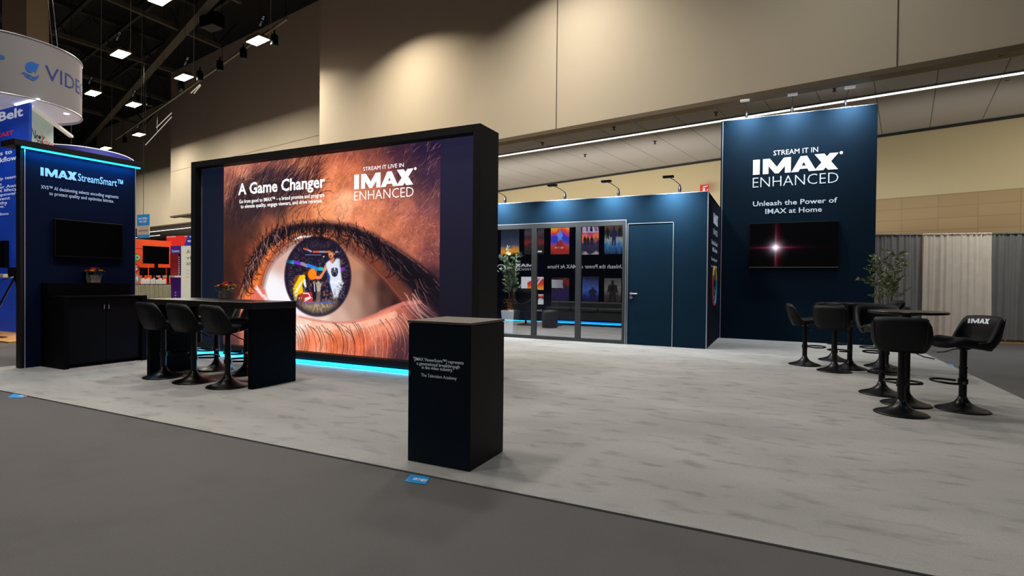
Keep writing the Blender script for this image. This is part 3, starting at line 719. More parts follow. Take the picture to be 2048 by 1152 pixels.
gtext('to elevate quality, engage viewers, and drive revenue.', 482, 416, 645.5, 405.5, 7, .012)
mb.build('lettering', WHITELIT, t); mb = MB()
gtext('STREAM IT LIVE IN', 727, 341.5, 808, 334.5, 7.5, .0); 
mb.build('lettering', WHITELIT, t); mb = MB()
p0 = atY(709, 379, GY); p1 = atY(828, 369, GY); c = atY(709, 350, GY)
put_imax(mb, (p0[0], YT, (p0[2]+p1[2])/2), (1, 0, 0), (0, 0, 1), 0, p1[0]-p0[0], 0, c[2]-p0[2]); mb.build('logo', WHITELIT, t); mb = MB()
gtext('ENHANCED', 709, 400.5, 827.5, 394, 18.5, -.012); mb.build('lettering', WHITELIT, t)
PM.cycles.emission_sampling = 'NONE'
# ---- rear face of the display: posters and lettering that the glass front mirrors
BY = EY1+.004
def rear(mb, s, x_left_seen, x_right_seen, z, cap, bold):      # text read from behind runs towards -X
    put_text(mb, s, (x_left_seen, BY+.004, z), (-1, 0, 0), (0, 0, 1), 0, x_left_seen-x_right_seen, 0, cap, bold)
MB().quad((EX0+.1, BY, .1), (EX1-.1, BY, .1), (EX1-.1, BY, EZ-.1), (EX0+.1, BY, EZ-.1)).build('rear_panel', mat('navy_rear', (4, 8, 20), .8, spec=.05), t)
def poster_mat(name, stops, mode, glow_s=.9):
    m = bpy.data.materials.new(name); m.use_nodes = True; nt = m.node_tree; b = nt.nodes['Principled BSDF']
    tc = nt.nodes.new('ShaderNodeTexCoord'); sx = nt.nodes.new('ShaderNodeSeparateXYZ'); nt.links.new(tc.outputs['Generated'], sx.inputs[0])
    nz = nt.nodes.new('ShaderNodeTexNoise'); nz.inputs['Scale'].default_value = mode; nz.inputs['Detail'].default_value = 4; nt.links.new(tc.outputs['Generated'], nz.inputs['Vector'])
    ad = nt.nodes.new('ShaderNodeMath'); ad.operation = 'MULTIPLY_ADD'; ad.inputs[1].default_value = .55; nt.links.new(nz.outputs[0], ad.inputs[0]); nt.links.new(sx.outputs[2], ad.inputs[2])
    sb = nt.nodes.new('ShaderNodeMath'); sb.operation = 'SUBTRACT'; sb.inputs[1].default_value = .27; nt.links.new(ad.outputs[0], sb.inputs[0])
    rp = nt.nodes.new('ShaderNodeValToRGB'); el = rp.color_ramp.elements
    for i, (p, c) in enumerate(stops):
        e = el[i] if i < 2 else el.new(p)
        e.position = p; e.color = (*lin(c), 1)
    nt.links.new(sb.outputs[0], rp.inputs[0]); nt.links.new(rp.outputs[0], b.inputs['Base Color']); nt.links.new(rp.outputs[0], b.inputs['Emission Color'])
    b.inputs['Emission Strength'].default_value = glow_s; b.inputs['Roughness'].default_value = .6
    return m
def poster(x0, x1, z0, z1, m, extra=()):
    mb = MB().box(x0, x1, BY, BY+.006, z0, z1); p = mb.build('poster', m, t)
    for (pts, mm) in extra:
        MB().poly([(x1-u*(x1-x0), BY+.009, z0+v*(z1-z0)) for u, v in pts]).build('figure', mm, p)
def flat(n, c, s=.8): return mat(n, c, .6, emit=s)
def fig(cx, zb, h, w):
    return [(cx-w*.35, zb), (cx-w*.12, zb), (cx, zb+h*.35), (cx+w*.12, zb), (cx+w*.35, zb), (cx+w*.3, zb+h*.5), (cx+w*.55, zb+h*.42), (cx+w*.42, zb+h*.78), (cx+w*.14, zb+h*.82), (cx+w*.13, zb+h), (cx-w*.13, zb+h), (cx-w*.14, zb+h*.82), (cx-w*.42, zb+h*.78), (cx-w*.55, zb+h*.42), (cx-w*.3, zb+h*.5)]
DK = flat('poster_dark', (12, 12, 22), .2); LT = flat('poster_pale', (200, 205, 215)); RD = flat('poster_red', (150, 30, 24)); BLU = flat('poster_blue', (30, 60, 150)); YL = flat('poster_yellow', (230, 170, 40))
poster(-4.54, -3.98, 2.07, 2.96, poster_mat('poster_blue_group', [(0, (12, 16, 50)), (.28, (40, 110, 170)), (.5, (150, 170, 170)), (.62, (24, 26, 40)), (.9, (96, 74, 60))], 7, .55), [(fig(.5, .28, .62, .3), flat('poster_navy_fig', (20, 24, 84), .5)), (fig(.18, .55, .38, .2), DK), (fig(.84, .5, .4, .2), DK)])
poster(-5.25, -4.71, 2.07, 2.97, poster_mat('poster_sunset', [(0, (170, 165, 180)), (.12, (24, 22, 40)), (.4, (50, 40, 84)), (.58, (240, 120, 50)), (.72, (190, 60, 130)), (.95, (70, 40, 90))], 3, .65), [(fig(q, .3, .32, .16), DK) for q in (.4, .62, .8)]+[([(.02, .72), (.92, .72), (.95, .98), (.1, .98)], flat('poster_title', (190, 180, 215), .5)), ([(.08, .76), (.2, .76), (.3, .94), (.16, .94)], DK), ([(.35, .76), (.5, .76), (.52, .94), (.38, .94)], DK), ([(.62, .76), (.72, .76), (.74, .94), (.64, .94)], DK)])
poster(-6.23, -5.63, 2.09, 2.97, poster_mat('poster_rainbow', [(0, (120, 20, 20)), (.22, (190, 60, 40)), (.45, (40, 60, 190)), (.65, (60, 50, 200)), (.8, (230, 60, 40)), (.98, (250, 180, 40))], 2.2, .7), [([(.0, .0), (.85, .0), (.62, .45), (.42, .5), (.3, .3)], RD), (fig(.5, .42, .4, .3), flat('poster_cyan', (80, 140, 235))), ([(.3, .2), (.75, .2), (.75, .26), (.3, .26)], LT)])
poster(-7.12, -6.45, 2.10, 2.95, poster_mat('poster_crimson', [(0, (10, 10, 22)), (.3, (40, 16, 26)), (.45, (130, 26, 36)), (.6, (40, 24, 40)), (.8, (70, 60, 80)), (.98, (20, 20, 40))], 6, .45), [([(.1, .07), (.4, .07), (.4, .13), (.1, .13)], LT)])
poster(-7.94, -7.30, 2.09, 2.95, poster_mat('poster_golden_dawn', [(0, (60, 36, 14)), (.12, (235, 160, 40)), (.24, (200, 140, 70)), (.4, (60, 70, 96)), (.7, (14, 40, 70)), (.98, (8, 22, 44))], 1.2, .55))
poster(-4.53, -4.03, .64, 1.37, poster_mat('poster_grey_hero', [(0, (30, 16, 18)), (.3, (60, 50, 54)), (.6, (120, 116, 112)), (.9, (80, 80, 86))], 5, .4), [(fig(.5, .02, .9, .6), DK), ([(.42, .5), (.58, .5), (.56, .75), (.44, .75)], flat('poster_grey', (100, 84, 84), .4))])
poster(-5.20, -4.70, .64, 1.42, poster_mat('poster_blue_fantasy', [(0, (8, 10, 40)), (.3, (20, 30, 110)), (.5, (60, 90, 170)), (.75, (40, 60, 120)), (.95, (10, 14, 40))], 4, .5), [(fig(.35, .15, .45, .5), flat('poster_deep', (14, 16, 60), .3))])
poster(-6.19, -5.62, .62, 1.38, poster_mat('poster_singer', [(0, (20, 14, 50)), (.35, (30, 20, 90)), (.6, (40, 14, 20)), (.85, (120, 20, 26)), (.98, (30, 10, 16))], 2, .5), [(fig(.5, .0, .9, .6), flat('poster_violet', (36, 20, 80), .4)), ([(.3, .55), (.4, .9), (.6, .92), (.72, .55), (.6, .6), (.55, .78), (.44, .78), (.4, .6)], flat('poster_hair', (240, 190, 130)))])
poster(-7.21, -6.45, 1.0, 1.40, poster_mat('poster_stripes', [(0, (230, 170, 40)), (.4, (220, 60, 24)), (.7, (180, 30, 30)), (.98, (210, 214, 220))], 1.5, .7), [([(.02, .98), (.1, .98), (.5, .02), (.42, .02)], LT), ([(.72, .0), (1, .0), (1, 1), (.72, 1)], LT), ([(.28, 1), (.72, 1), (.72, .55)], LT)])
poster(-7.20, -6.45, .55, .86, poster_mat('poster_splash', [(0, (210, 214, 220)), (.5, (200, 205, 214)), (.6, (30, 24, 30)), (.8, (190, 40, 30)), (.98, (220, 220, 225))], 5, .7))
mb = MB(); rear(mb, 'Unleash the Power of IMAX At Home', -3.97, -6.33, 1.66, .115, .008); mb.build('lettering', mat('grey_print', (180, 186, 196), .6, emit=.6), t); mb = MB(); rear(mb, 'See the moments', -6.5, -7.35, .34, .06, .004); mb.build('lettering', mat('grey_print', (180, 186, 196), .6, emit=.6), t)  # print given its own glow to show brighter in the glass
mb = MB(); put_imax(mb, (-6.72, BY+.004, 1.715), (-1, 0, 0), (0, 0, 1), 0, .70, 0, .09, False); rear(mb, 'ENHANCED', -6.72, -7.42, 1.595, .085, -.006); rear(mb, 'on', -7.55, -7.70, 1.66, .07, .0)
ring_ = [(-7.93+.15*math.cos(q), BY+.006, 1.66+.12*math.sin(q)) for q in np.linspace(-.3, 4.2, 22)]
mb.tube(ring_, .012, 5); mb.box(-8.0, -7.86, BY+.002, BY+.006, 1.655, 1.672); mb.box(-7.937, -7.92, BY+.002, BY+.006, 1.6, 1.73)
mb.build('logo', mat('grey_print', (180, 186, 196), .6, emit=.6), t)

# ================================================================== BLUE EXHIBIT ROOM
RX0, RX1, RY, RYB, RH = -8.6, -1.185, 10.926, 13.34, 3.0
GX0, GX1, GZT = -7.85, -2.755, 2.50           # glazed opening
t = thing('exhibit_room', 'blue box-shaped exhibit room with a glass front and a flush door', 'booth', ((RX0+RX1)/2, 12.1, 0))
D1 = 'front_panel'
MB().box(RX0, GX0, RY, RY+.05, 0, RH).build('wall_panel', NAVY, t)
MB().box(GX0, GX1+.0, RY, RY+.05, GZT+.02, RH).build('wall_panel', NAVY, t)
MB().box(GX1, -2.724, RY, RY+.05, 0, RH).build('wall_panel', NAVY, t)
MB().box(-2.724, -1.815, RY, RY+.05, 2.445, RH).build('wall_panel', NAVY, t)
MB().box(-1.815, RX1, RY, RY+.05, 0, RH).build('wall_panel', NAVY, t)
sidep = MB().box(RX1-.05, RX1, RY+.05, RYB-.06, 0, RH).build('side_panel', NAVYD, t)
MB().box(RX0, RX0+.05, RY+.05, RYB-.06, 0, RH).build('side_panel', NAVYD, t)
MB().box(RX0, RX1, RYB-.06, RYB-.01, 0, RH).build('rear_panel', mat('room_inside', (10, 16, 34), .8), t)
MB().box(RX0+.05, RX1-.05, RY+.051, RYB-.06, .0, .006).build('inner_floor', mat('room_floor', (46, 47, 50), .9), t)
MB().box(RX0, RX1, RY+.05, RYB-.06, RH-.04, RH-.005).build('light_blocker', mat('blocker_dark', (20, 22, 30), .9), t)  # unseen cover added to block the hall light and keep the inside dark
mb = MB().box(RX1-.012, RX1+.004, RY-.004, RY+.012, 0, RH); mb.box(RX0, RX1, RY-.004, RY+.05, RH-.004, RH+.006); mb.build('edge_trim', EDGE, t)
# glass front: frame, mullions and five panes
mb = MB().box(GX0, GX1, RY-.015, RY+.05, GZT-.085, GZT+.02); mb.box(GX0, GX1, RY-.015, RY+.05, 0, .07); mb.box(GX1-.065, GX1, RY-.015, RY+.05, .07, GZT-.085)
mb.build('glazing_frame', ALU, t)
mb = MB().box(GX0, GX1+.012, RY-.018, RY-.004, GZT+.012, GZT+.026); mb.box(GX1, GX1+.014, RY-.018, RY-.004, 0, GZT+.026); mb.build('edge_trim', EDGE, t)
GLM = bpy.data.materials.new('tinted_glass'); GLM.use_nodes = True; nt = GLM.node_tree; nt.nodes.clear()
o_ = nt.nodes.new('ShaderNodeOutputMaterial'); mx = nt.nodes.new('ShaderNodeMixShader'); tr = nt.nodes.new('ShaderNodeBsdfTransparent'); gl = nt.nodes.new('ShaderNodeBsdfGlossy')
tr.inputs[0].default_value = (.8, .84, .86, 1); gl.inputs[0].default_value = (.92, .95, 1, 1); gl.inputs['Roughness'].default_value = 0.; mx.inputs[0].default_value = .5
nt.links.new(tr.outputs[0], mx.inputs[1]); nt.links.new(gl.outputs[0], mx.inputs[2]); nt.links.new(mx.outputs[0], o_.inputs[0])
ms = [-6.79, -5.79, -4.78, -3.765]
edges = [GX0]+ms+[GX1-.065]
for i in range(5):
    MB().quad((edges[i]+(.055 if i else .02), RY+.02, .07), (edges[i+1]-(.055 if i < 4 else 0), RY+.02, .07), (edges[i+1]-(.055 if i < 4 else 0), RY+.02, GZT-.085), (edges[i]+(.055 if i else .02), RY+.02, GZT-.085)).build('glass_pane', GLM, t)
for m_ in ms: MB().box(m_-.06, m_+.055, RY-.015, RY+.05, .07, GZT-.085).build('mullion', ALU, t)
# flush door
d_ = MB().box(-2.710, -1.829, RY+.004, RY+.045, .008, 2.432).build('door', NAVY, t)
mb = MB()
for z, r in ((1.03, .034), (.955, .03)):
    mb.add([(v[0], v[1], v[2]) for v in MB().lathe([(r, 0), (r, .012), (r*.8, .016)], 16).v], [])
mb = MB()
def rosette(mb, x, z, r, y=RY):
    n = 16; vs = [(x+r*math.cos(2*PI*k/n), y+.004, z+r*math.sin(2*PI*k/n)) for k in range(n)]
    mb.prism(vs, (0, -.014, 0))
rosette(mb, -2.635, 1.03, .036); rosette(mb, -2.637, .952, .034)
mb.tube([(-2.635, RY, 1.03), (-2.635, RY-.05, 1.03), (-2.6, RY-.056, 1.03), (-2.50, RY-.056, 1.03)], .012, 8)
mb.build('door_handle', CHROME, d_)
mb = MB().box(-2.724, -2.710, RY-.006, RY+.04, 0, 2.445); mb.box(-1.829, -1.815, RY-.006, RY+.04, 0, 2.445); mb.box(-2.724, -1.815, RY-.006, RY+.04, 2.432, 2.446); mb.build('door_trim', EDGE, t)
# side-wall print
mb = MB()
def side_text(s, y0, y1, z, cap, bold): put_text(mb, s, (RX1+.004, 0, z), (0, 1, 0), (0, 0, 1), y0, y1, 0, cap, bold)
put_imax(mb, (RX1+.004, 0, 0), (0, 1, 0), (0, 0, 1), 11.85, 12.75, 2.49, .22); mb.build('logo', WHITE, t)
for a_ in (('ENHANCED', 11.85, 12.75, 2.27, .12, -.004), ('Unleash the Power of', 11.55, 12.8, 2.05, .09, .01), ('IMAX at Home', 11.75, 12.7, 1.91, .09, .01), ('Streaming now', 11.55, 12.75, 1.72, .07, .0), ('in select titles', 11.55, 12.75, 1.58, .06, -.005)):
    mb = MB(); side_text(*a_); mb.build('lettering', WHITE, t)
for q, (c, a0, a1) in enumerate((((214, 160, 40), .3, 2.6), ((200, 40, 60), 2.6, 5.0), ((40, 130, 170), 5.0, 6.6))):
    mb = MB(); mb.tube([(RX1+.01, 12.15+.36*math.cos(a), 1.20+.40*math.sin(a)) for a in np.linspace(a0, a1, 14)], .022, 6); mb.build('badge_ring', flat('badge_%d' % q, tuple(int(v*.75) for v in c), .2), t)
mb = MB()
for i in range(14):
    y = 12.15+random.uniform(-.2, .2); z = 1.20+random.uniform(-.28, .28); mb.box(RX1+.003, RX1+.006, y-.06, y+.06, z-.035, z+.035)
mb.build('badge_center', flat('badge_teal', (44, 90, 100), .25), t)

# ================================================================== TELEVISION TOWER
TX0, TX1, TY, TH = -1.19, 1.82, 13.34, 4.97
TOWERM = mat('navy_tower_fabric', (7, 27, 42), .8, var=.05, scale=2, spec=.08)
t = thing('display_tower', 'tall navy display wall with white lettering above a television', 'display', ((TX0+TX1)/2, TY+.1, 0))
MB().box(TX0, TX1, TY, TY+.12, 0, TH).build('wall_panel', TOWERM, t, bevel=.003)
mb = MB().box(TX0+.03, TX0+.045, TY-.006, TY, 0, TH); mb.box(TX0, TX1, TY-.004, TY+.12, TH, TH+.008); mb.build('edge_trim', EDGE, t)
mb = MB()
def ttext(mb, s, x0, x1, z, cap, bold): put_text(mb, s, (0, TY-.005, z), (1, 0, 0), (0, 0, 1), x0, x1, 0, cap, bold)
WT = mat('white_tower_print', (196, 208, 220), .6, emit=.22)
ttext(mb, 'STREAM IT IN', -.10, .76, 4.09, .105, .0); mb.build('lettering', WT, t); mb = MB()
put_imax(mb, (0, TY-.005, 0), (1, 0, 0), (0, 0, 1), -.51, 1.15, 3.69, .335); mb.build('logo', WT, t); mb = MB()
ttext(mb, 'ENHANCED', -.51, 1.145, 3.405, .225, -.012); mb.build('lettering', WT, t); mb = MB()
ttext(mb, 'Unleash the Power of', -.50, 1.13, 2.99, .105, .014); mb.build('lettering', WT, t); mb = MB(); ttext(mb, 'IMAX at Home', -.245, .85, 2.81, .105, .014); mb.build('lettering', WT, t)
t = thing('television', 'wall-mounted television on the tall tower showing a red star flare', 'television', (.3, TY-.06, 1.62))
MB().box(-.56, 1.165, TY-.06, TY-.006, 1.62, 2.60).build('housing', PLASTIC, t, bevel=.006)
def flare_mat():
    m = bpy.data.materials.new('star_flare_screen'); m.use_nodes = True; nt = m.node_tree; b = nt.nodes['Principled BSDF']
    b.inputs['Base Color'].default_value = (.002, .002, .003, 1); b.inputs['Roughness'].default_value = .15
    tc = nt.nodes.new('ShaderNodeTexCoord'); sx = nt.nodes.new('ShaderNodeSeparateXYZ'); nt.links.new(tc.outputs['Generated'], sx.inputs[0])
    def M(op, a, bv=0., c=None):
        n = nt.nodes.new('ShaderNodeMath'); n.operation = op
        for i, q in enumerate((a, bv, c)):
            if q is None: continue
            if isinstance(q, (int, float)): n.inputs[i].default_value = q
            else: nt.links.new(q, n.inputs[i])
        return n.outputs[0]
    u = M('MULTIPLY', M('SUBTRACT', sx.outputs[0], .305), 1.75); v = M('SUBTRACT', sx.outputs[2], .44)
    au = M('ABSOLUTE', u); av = M('ABSOLUTE', v)
    def ex(x, k): return M('POWER', 2.718, M('MULTIPLY', x, -k))
    core = ex(M('SQRT', M('ADD', M('MULTIPLY', u, u), M('MULTIPLY', v, v))), 26)
    hz = M('MULTIPLY', ex(av, 75), ex(au, 9)); vt = M('MULTIPLY', ex(au, 90), ex(av, 7.0))
    red = M('MULTIPLY', M('MULTIPLY', ex(av, 30), ex(au, 5.)), .16); redv = M('MULTIPLY', M('MULTIPLY', ex(M('ABSOLUTE', M('ADD', u, -.03)), 28), ex(av, 4.5)), .22)
    R = M('ADD', M('ADD', M('MULTIPLY', core, 2.2), M('MULTIPLY', hz, .75)), M('ADD', M('ADD', red, redv), M('MULTIPLY', vt, .35)))
    Gc = M('ADD', M('MULTIPLY', core, 2.2), M('ADD', M('MULTIPLY', hz, .2), M('MULTIPLY', vt, .3)))
    Bc = M('ADD', M('MULTIPLY', core, 2.6), M('ADD', M('MULTIPLY', hz, .35), M('ADD', M('MULTIPLY', vt, .65), M('MULTIPLY', red, .3))))
    cb = nt.nodes.new('ShaderNodeCombineXYZ')
    for i, q in enumerate((R, Gc, Bc)): nt.links.new(q, cb.inputs[i])
    nt.links.new(cb.outputs[0], b.inputs['Emission Color']); b.inputs['Emission Strength'].default_value = 1
    return m
MB().box(-.545, 1.15, TY-.064, TY-.058, 1.637, 2.587).build('screen', flare_mat(), t)
MB().box(-.56, 1.165, TY-.063, TY-.05, 1.615, 1.628).build('bottom_strip', CHROME, t)
# arm lamps clipped on the wall tops
def arm_lamp(x, y, ztop, label, lit, reach=(-.12, -.34, .32), w=.17, watts=6):
    t = thing('arm_lamp', label, 'lamp', (x, y, ztop), 0, 'clip-on arm lamps along the blue wall tops')
    mb = MB().box(x-.1, x+.1, y-.005, y+.06, ztop+.006, ztop+.02); mb.lathe([(.026, .02), (.034, .08), (.022, .14), (.01, .17)], 10, (x, y+.02, ztop)); mb.build('clamp', PLASTIC, t)
    hx_, hy_, hz_ = x+reach[0], y+reach[1], ztop+reach[2]
    MB().tube([(x, y+.02, ztop+.17), ((x+hx_)/2, (y+hy_)/2, ztop+.5*reach[2]+.1), (hx_, hy_, hz_)], .0065, 6).build('arm', BLKMETAL, t)
    MB().box(hx_-w, hx_+w, hy_-.05, hy_+.04, hz_-.018, hz_+.024).build('head', mat('lamp_head_lit', (226, 226, 222), .5, emit=.25) if lit else PLASTIC, t, bevel=.006)  # tower heads: pale glowing colour paints the light on them
    MB().box(hx_-w*.9, hx_+w*.9, hy_+.041, hy_+.046, hz_-.014, hz_+.02).build('lens', glow('arm_lens', (225, 240, 255), 5), t)
    ld = bpy.data.lights.new('arm_light', 'AREA'); ld.shape = 'RECTANGLE'; ld.size = .26; ld.size_y = .08; ld.energy = watts; ld.color = (.88, .95, 1); ld.spread = math.radians(125)
    lo = bpy.data.objects.new('arm_light', ld); COL.objects.link(lo); lo.parent = t; lo.matrix_parent_inverse = Matrix.Translation(t.location).inverted()
    lo.location = (hx_+.04, hy_-.02, hz_-.04); dirv = Vector((x-hx_-.02, y-hy_+.06, -(reach[2]+.55))); lo.rotation_euler = dirv.to_track_quat('-Z', 'Y').to_euler()
for x, lab in ((-5.52, 'clip-on arm lamp at the left, half hidden by the eye display edge'), (-4.09, 'clip-on arm lamp above the middle of the glass front'), (-2.93, 'clip-on arm lamp above the join of glass front and door'), (-1.72, 'clip-on arm lamp above the right side of the flush door')):
    arm_lamp(x, RY, RH, lab, False, reach=(-.16, -.30, .27), w=.10, watts=30)
for x, lab, rc in ((-.66, 'leftmost arm lamp on top of the television tower', (-.02, -.34, .30)), (.25, 'middle arm lamp on top of the television tower', (.0, -.34, .30)), (1.25, 'rightmost arm lamp on top of the television tower', (.04, -.34, .30))):
    arm_lamp(x, TY, TH, lab, True, reach=rc, w=.095, watts=40)
# red sign above the room corner
c = atY(1409, 378, 18.9); t = thing('fire_sign', 'small red and white fire equipment sign above the corner of the blue room', 'sign', c)
MB().box(c[0]-.14, c[0]+.14, c[1]-.01, c[1], c[2]-.16, c[2]+.14).build('plate', mat('sign_red', (200, 34, 24), .5, emit=.25), t)
mb = MB().poly([(c[0]-.05, c[1]-.014, c[2]-.12), (c[0]+.02, c[1]-.014, c[2]-.12), (c[0]+.02, c[1]-.014, c[2]+.03), (c[0]-.05, c[1]-.014, c[2]+.03)]); mb.poly([(c[0]-.05, c[1]-.014, c[2]+.05), (c[0]+.1, c[1]-.014, c[2]+.08), (c[0]+.1, c[1]-.014, c[2]+.11), (c[0]-.05, c[1]-.014, c[2]+.08)]); mb.poly([(c[0]+.06, c[1]-.014, c[2]-.12), (c[0]+.12, c[1]-.014, c[2]-.02), (c[0]+.1, c[1]-.014, c[2]+.0)])
mb.build('symbol', WHITE, t)
# ================================================================== LEFT WALL WITH BLACK TELEVISION
SX, SY0, SY1 = -9.217, 3.705, 5.175
t = thing('stream_wall', 'navy display wall at the left with a cyan light bar under its black cap', 'display', (SX-.05, 4.44, 0))
SM = mat('navy_stream_fabric', (5, 18, 46), .8, var=.06, scale=2, spec=.08)
MB().box(SX-.10, SX, SY0+.03, SY1, 0, 3.0).build('wall_panel', SM, t)
MB().box(SX-.11, SX+.005, SY0, SY0+.03, 0, 3.0).build('frame_post', FR, t)
mb = MB().box(SX-.012, SX+.007, SY0+.045, SY0+.056, 0, 3.0); mb.box(SX-.1, SX+.004, SY1-.004, SY1+.004, 0, 3.0); mb.build('edge_trim', EDGE, t)
MB().box(SX-.28, SX+.10, SY0-.10, SY1+.06, 3.005, 3.085).build('cap', FR, t, bevel=.004)
MB().box(SX+.03, SX+.065, SY0+.0, SY1+.04, 2.985, 3.004).build('led_strip', CYAN, t)
mb = MB()
def stext(mb, s, y0, y1, z, cap, bold): put_text(mb, s, (SX+.006, 0, z), (0, 1, 0), (0, 0, 1), y0, y1, 0, cap, bold)
put_imax(mb, (SX+.006, 0, 0), (0, 1, 0), (0, 0, 1), 3.93, 4.37, 2.655, .115, False); mb.build('logo', mat('stream_print', (150, 195, 235), .6, emit=.3), t); mb = MB()
stext(mb, 'StreamSmart\u2122', 4.38, 4.99, 2.66, .105, .012); mb.build('lettering', mat('stream_print', (150, 195, 235), .6, emit=.3), t); mb = MB()
stext(mb, 'XVS\u2122 AI decisioning selects encoding segments', 3.935, 4.925, 2.475, .048, .012); mb.build('lettering', mat('stream_print_grey', (180, 190, 215), .6, emit=.22), t); mb = MB(); stext(mb, 'to protect quality and optimize bitrate.', 4.03, 4.86, 2.40, .048, .012)
mb.build('lettering', mat('stream_print_grey', (180, 190, 215), .6, emit=.22), t)
t = thing('television', 'switched-off black television on the navy wall with the cyan light bar', 'television', (SX+.04, 4.53, 1.53))
MB().box(SX+.006, SX+.055, 4.075, 4.97, 1.535, 2.075).build('housing', PLASTIC, t, bevel=.006)
MB().box(SX+.055, SX+.059, 4.09, 4.955, 1.555, 2.06).build('screen', SCREEN, t)
# storage counter with a raised ledge behind
t = thing('storage_counter', 'black storage counter standing against the navy stream wall', 'counter', (-8.9, 4.45, 0))
MB().box(-9.12, -8.66, 3.99, 4.93, .04, .955).build('carcass', BLACKLAM, t)
MB().box(-9.21, -8.60, 3.93, 5.0, .955, .985).build('top', BLACKLAM, t, bevel=.003)
MB().box(-9.20, -8.60, 3.93, 3.99, 0, .955).build('end_panel', BLACKLAM, t)
MB().box(-9.20, -8.60, 4.93, 5.0, 0, .955).build('end_panel', BLACKLAM, t)
for y0, y1, yh in ((4.0, 4.458, 4.43), (4.464, 4.925, 4.49)):
    d_ = MB().box(-8.66, -8.645, y0, y1, .06, .945).build('door', mat('door_laminate', (10, 9, 12), .5, spec=.08), t)
    MB().tube([(-8.645, yh, .80), (-8.63, yh, .80), (-8.63, yh, .86), (-8.645, yh, .86)], .005, 6).build('handle', CHROME, d_)
MB().box(-9.21, -9.02, 3.93, 5.0, .985, 1.165).build('ledge', BLACKLAM, t, bevel=.003)

# ---------------------------------------------------------------- flower boxes
CONC = mat('grey_planter', (128, 124, 118), .8, var=.1, scale=20)
LEAFM = mat('soft_leaf', (70, 104, 66), .6, var=.3, scale=30)
def flower_box(loc, label, seed):
    r = random.Random(seed)
    t = thing('flower_box', label, 'flowers', (0, 0, 0), 0)
    mb = MB(); w0, w1 = .062, .072
    mb.add([(-w0, -w0, 0), (w0, -w0, 0), (w0, w0, 0), (-w0, w0, 0), (-w1, -w1, .115), (w1, -w1, .115), (w1, w1, .115), (-w1, w1, .115)], [(0, 1, 5, 4), (1, 2, 6, 5), (2, 3, 7, 6), (3, 0, 4, 7), (3, 2, 1, 0), (4, 5, 6, 7)])
    mb.build('planter', CONC, t, bevel=.004)
    mb = MB()
    for i in range(70):
        a = r.uniform(0, 2*PI); q = r.uniform(.02, .125); z = .115+r.uniform(-.02, .05); c = Vector((q*math.cos(a), q*math.sin(a), z)); d = Vector((math.cos(a+r.uniform(-.6, .6)), math.sin(a), r.uniform(-.4, .9))).normalized(); s = d.cross(Vector((0, 0, 1))).normalized()*.010
        mb.poly([c, c+d*.02+s, c+d*.045, c+d*.02-s])
    mb.build('foliage', LEAFM, t)
    cols = [('bloom_yellow', (240, 190, 20)), ('bloom_red', (190, 24, 50)), ('bloom_purple', (120, 40, 140)), ('bloom_orange', (240, 150, 30)), ('bloom_pink', (215, 70, 90))]
    for i, (dx, dy, dz, ci, rr) in enumerate(((-.07, -.05, .155, 0, .056), (.0, -.06, .165, 1, .058), (.065, -.05, .165, 0, .052), (.03, .03, .20, 2, .05), (-.05, .03, .19, 3, .05), (.09, .05, .17, 0, .045), (-.1, .05, .16, 0, .045), (.02, -.02, .20, 4, .045))):
        mb = MB(); c0 = Vector((dx, dy, dz))
        for lay in range(3):
            for k in range(9):
                a = 2*PI*k/9+lay*.35; d = Vector((math.cos(a), math.sin(a), .25+lay*.55)).normalized(); s = Vector((-math.sin(a), math.cos(a), 0))*rr*.3
                mb.poly([c0, c0+d*rr*.55+s, c0+d*rr*(1-.2*lay), c0+d*rr*.55-s])
        mb.ball(c0+Vector((0, 0, rr*.25)), rr*.3, 8, 5)
        mb.build('bloom', mat(*cols[ci], .6), t)
    t.location = loc
    return t
p = atX(187, 561, -9.11); flower_box((-9.11, float(p[1]), 1.167), 'grey box of yellow and red flowers on the counter ledge before the navy wall', 3)
p = G(452, 597.5, .982); flower_box((float(p[0]), float(p[1]), .982), 'grey box of yellow and purple flowers on the long bar table', 5)

# ================================================================== LONG BAR TABLE
t = thing('bar_table', 'long black waterfall bar table standing before the eye display', 'table', (-6.3, 4.53, 0))
MB().box(-7.26, -5.30, 4.215, 4.845, .905, .98).build('tabletop', TABLETOP, t, bevel=.004)
MB().box(-7.26, -7.19, 4.22, 4.84, 0, .905).build('side_panel', BLACKLAM, t, bevel=.003)
MB().box(-5.37, -5.30, 4.22, 4.84, 0, .905).build('side_panel', BLACKLAM, t, bevel=.003)

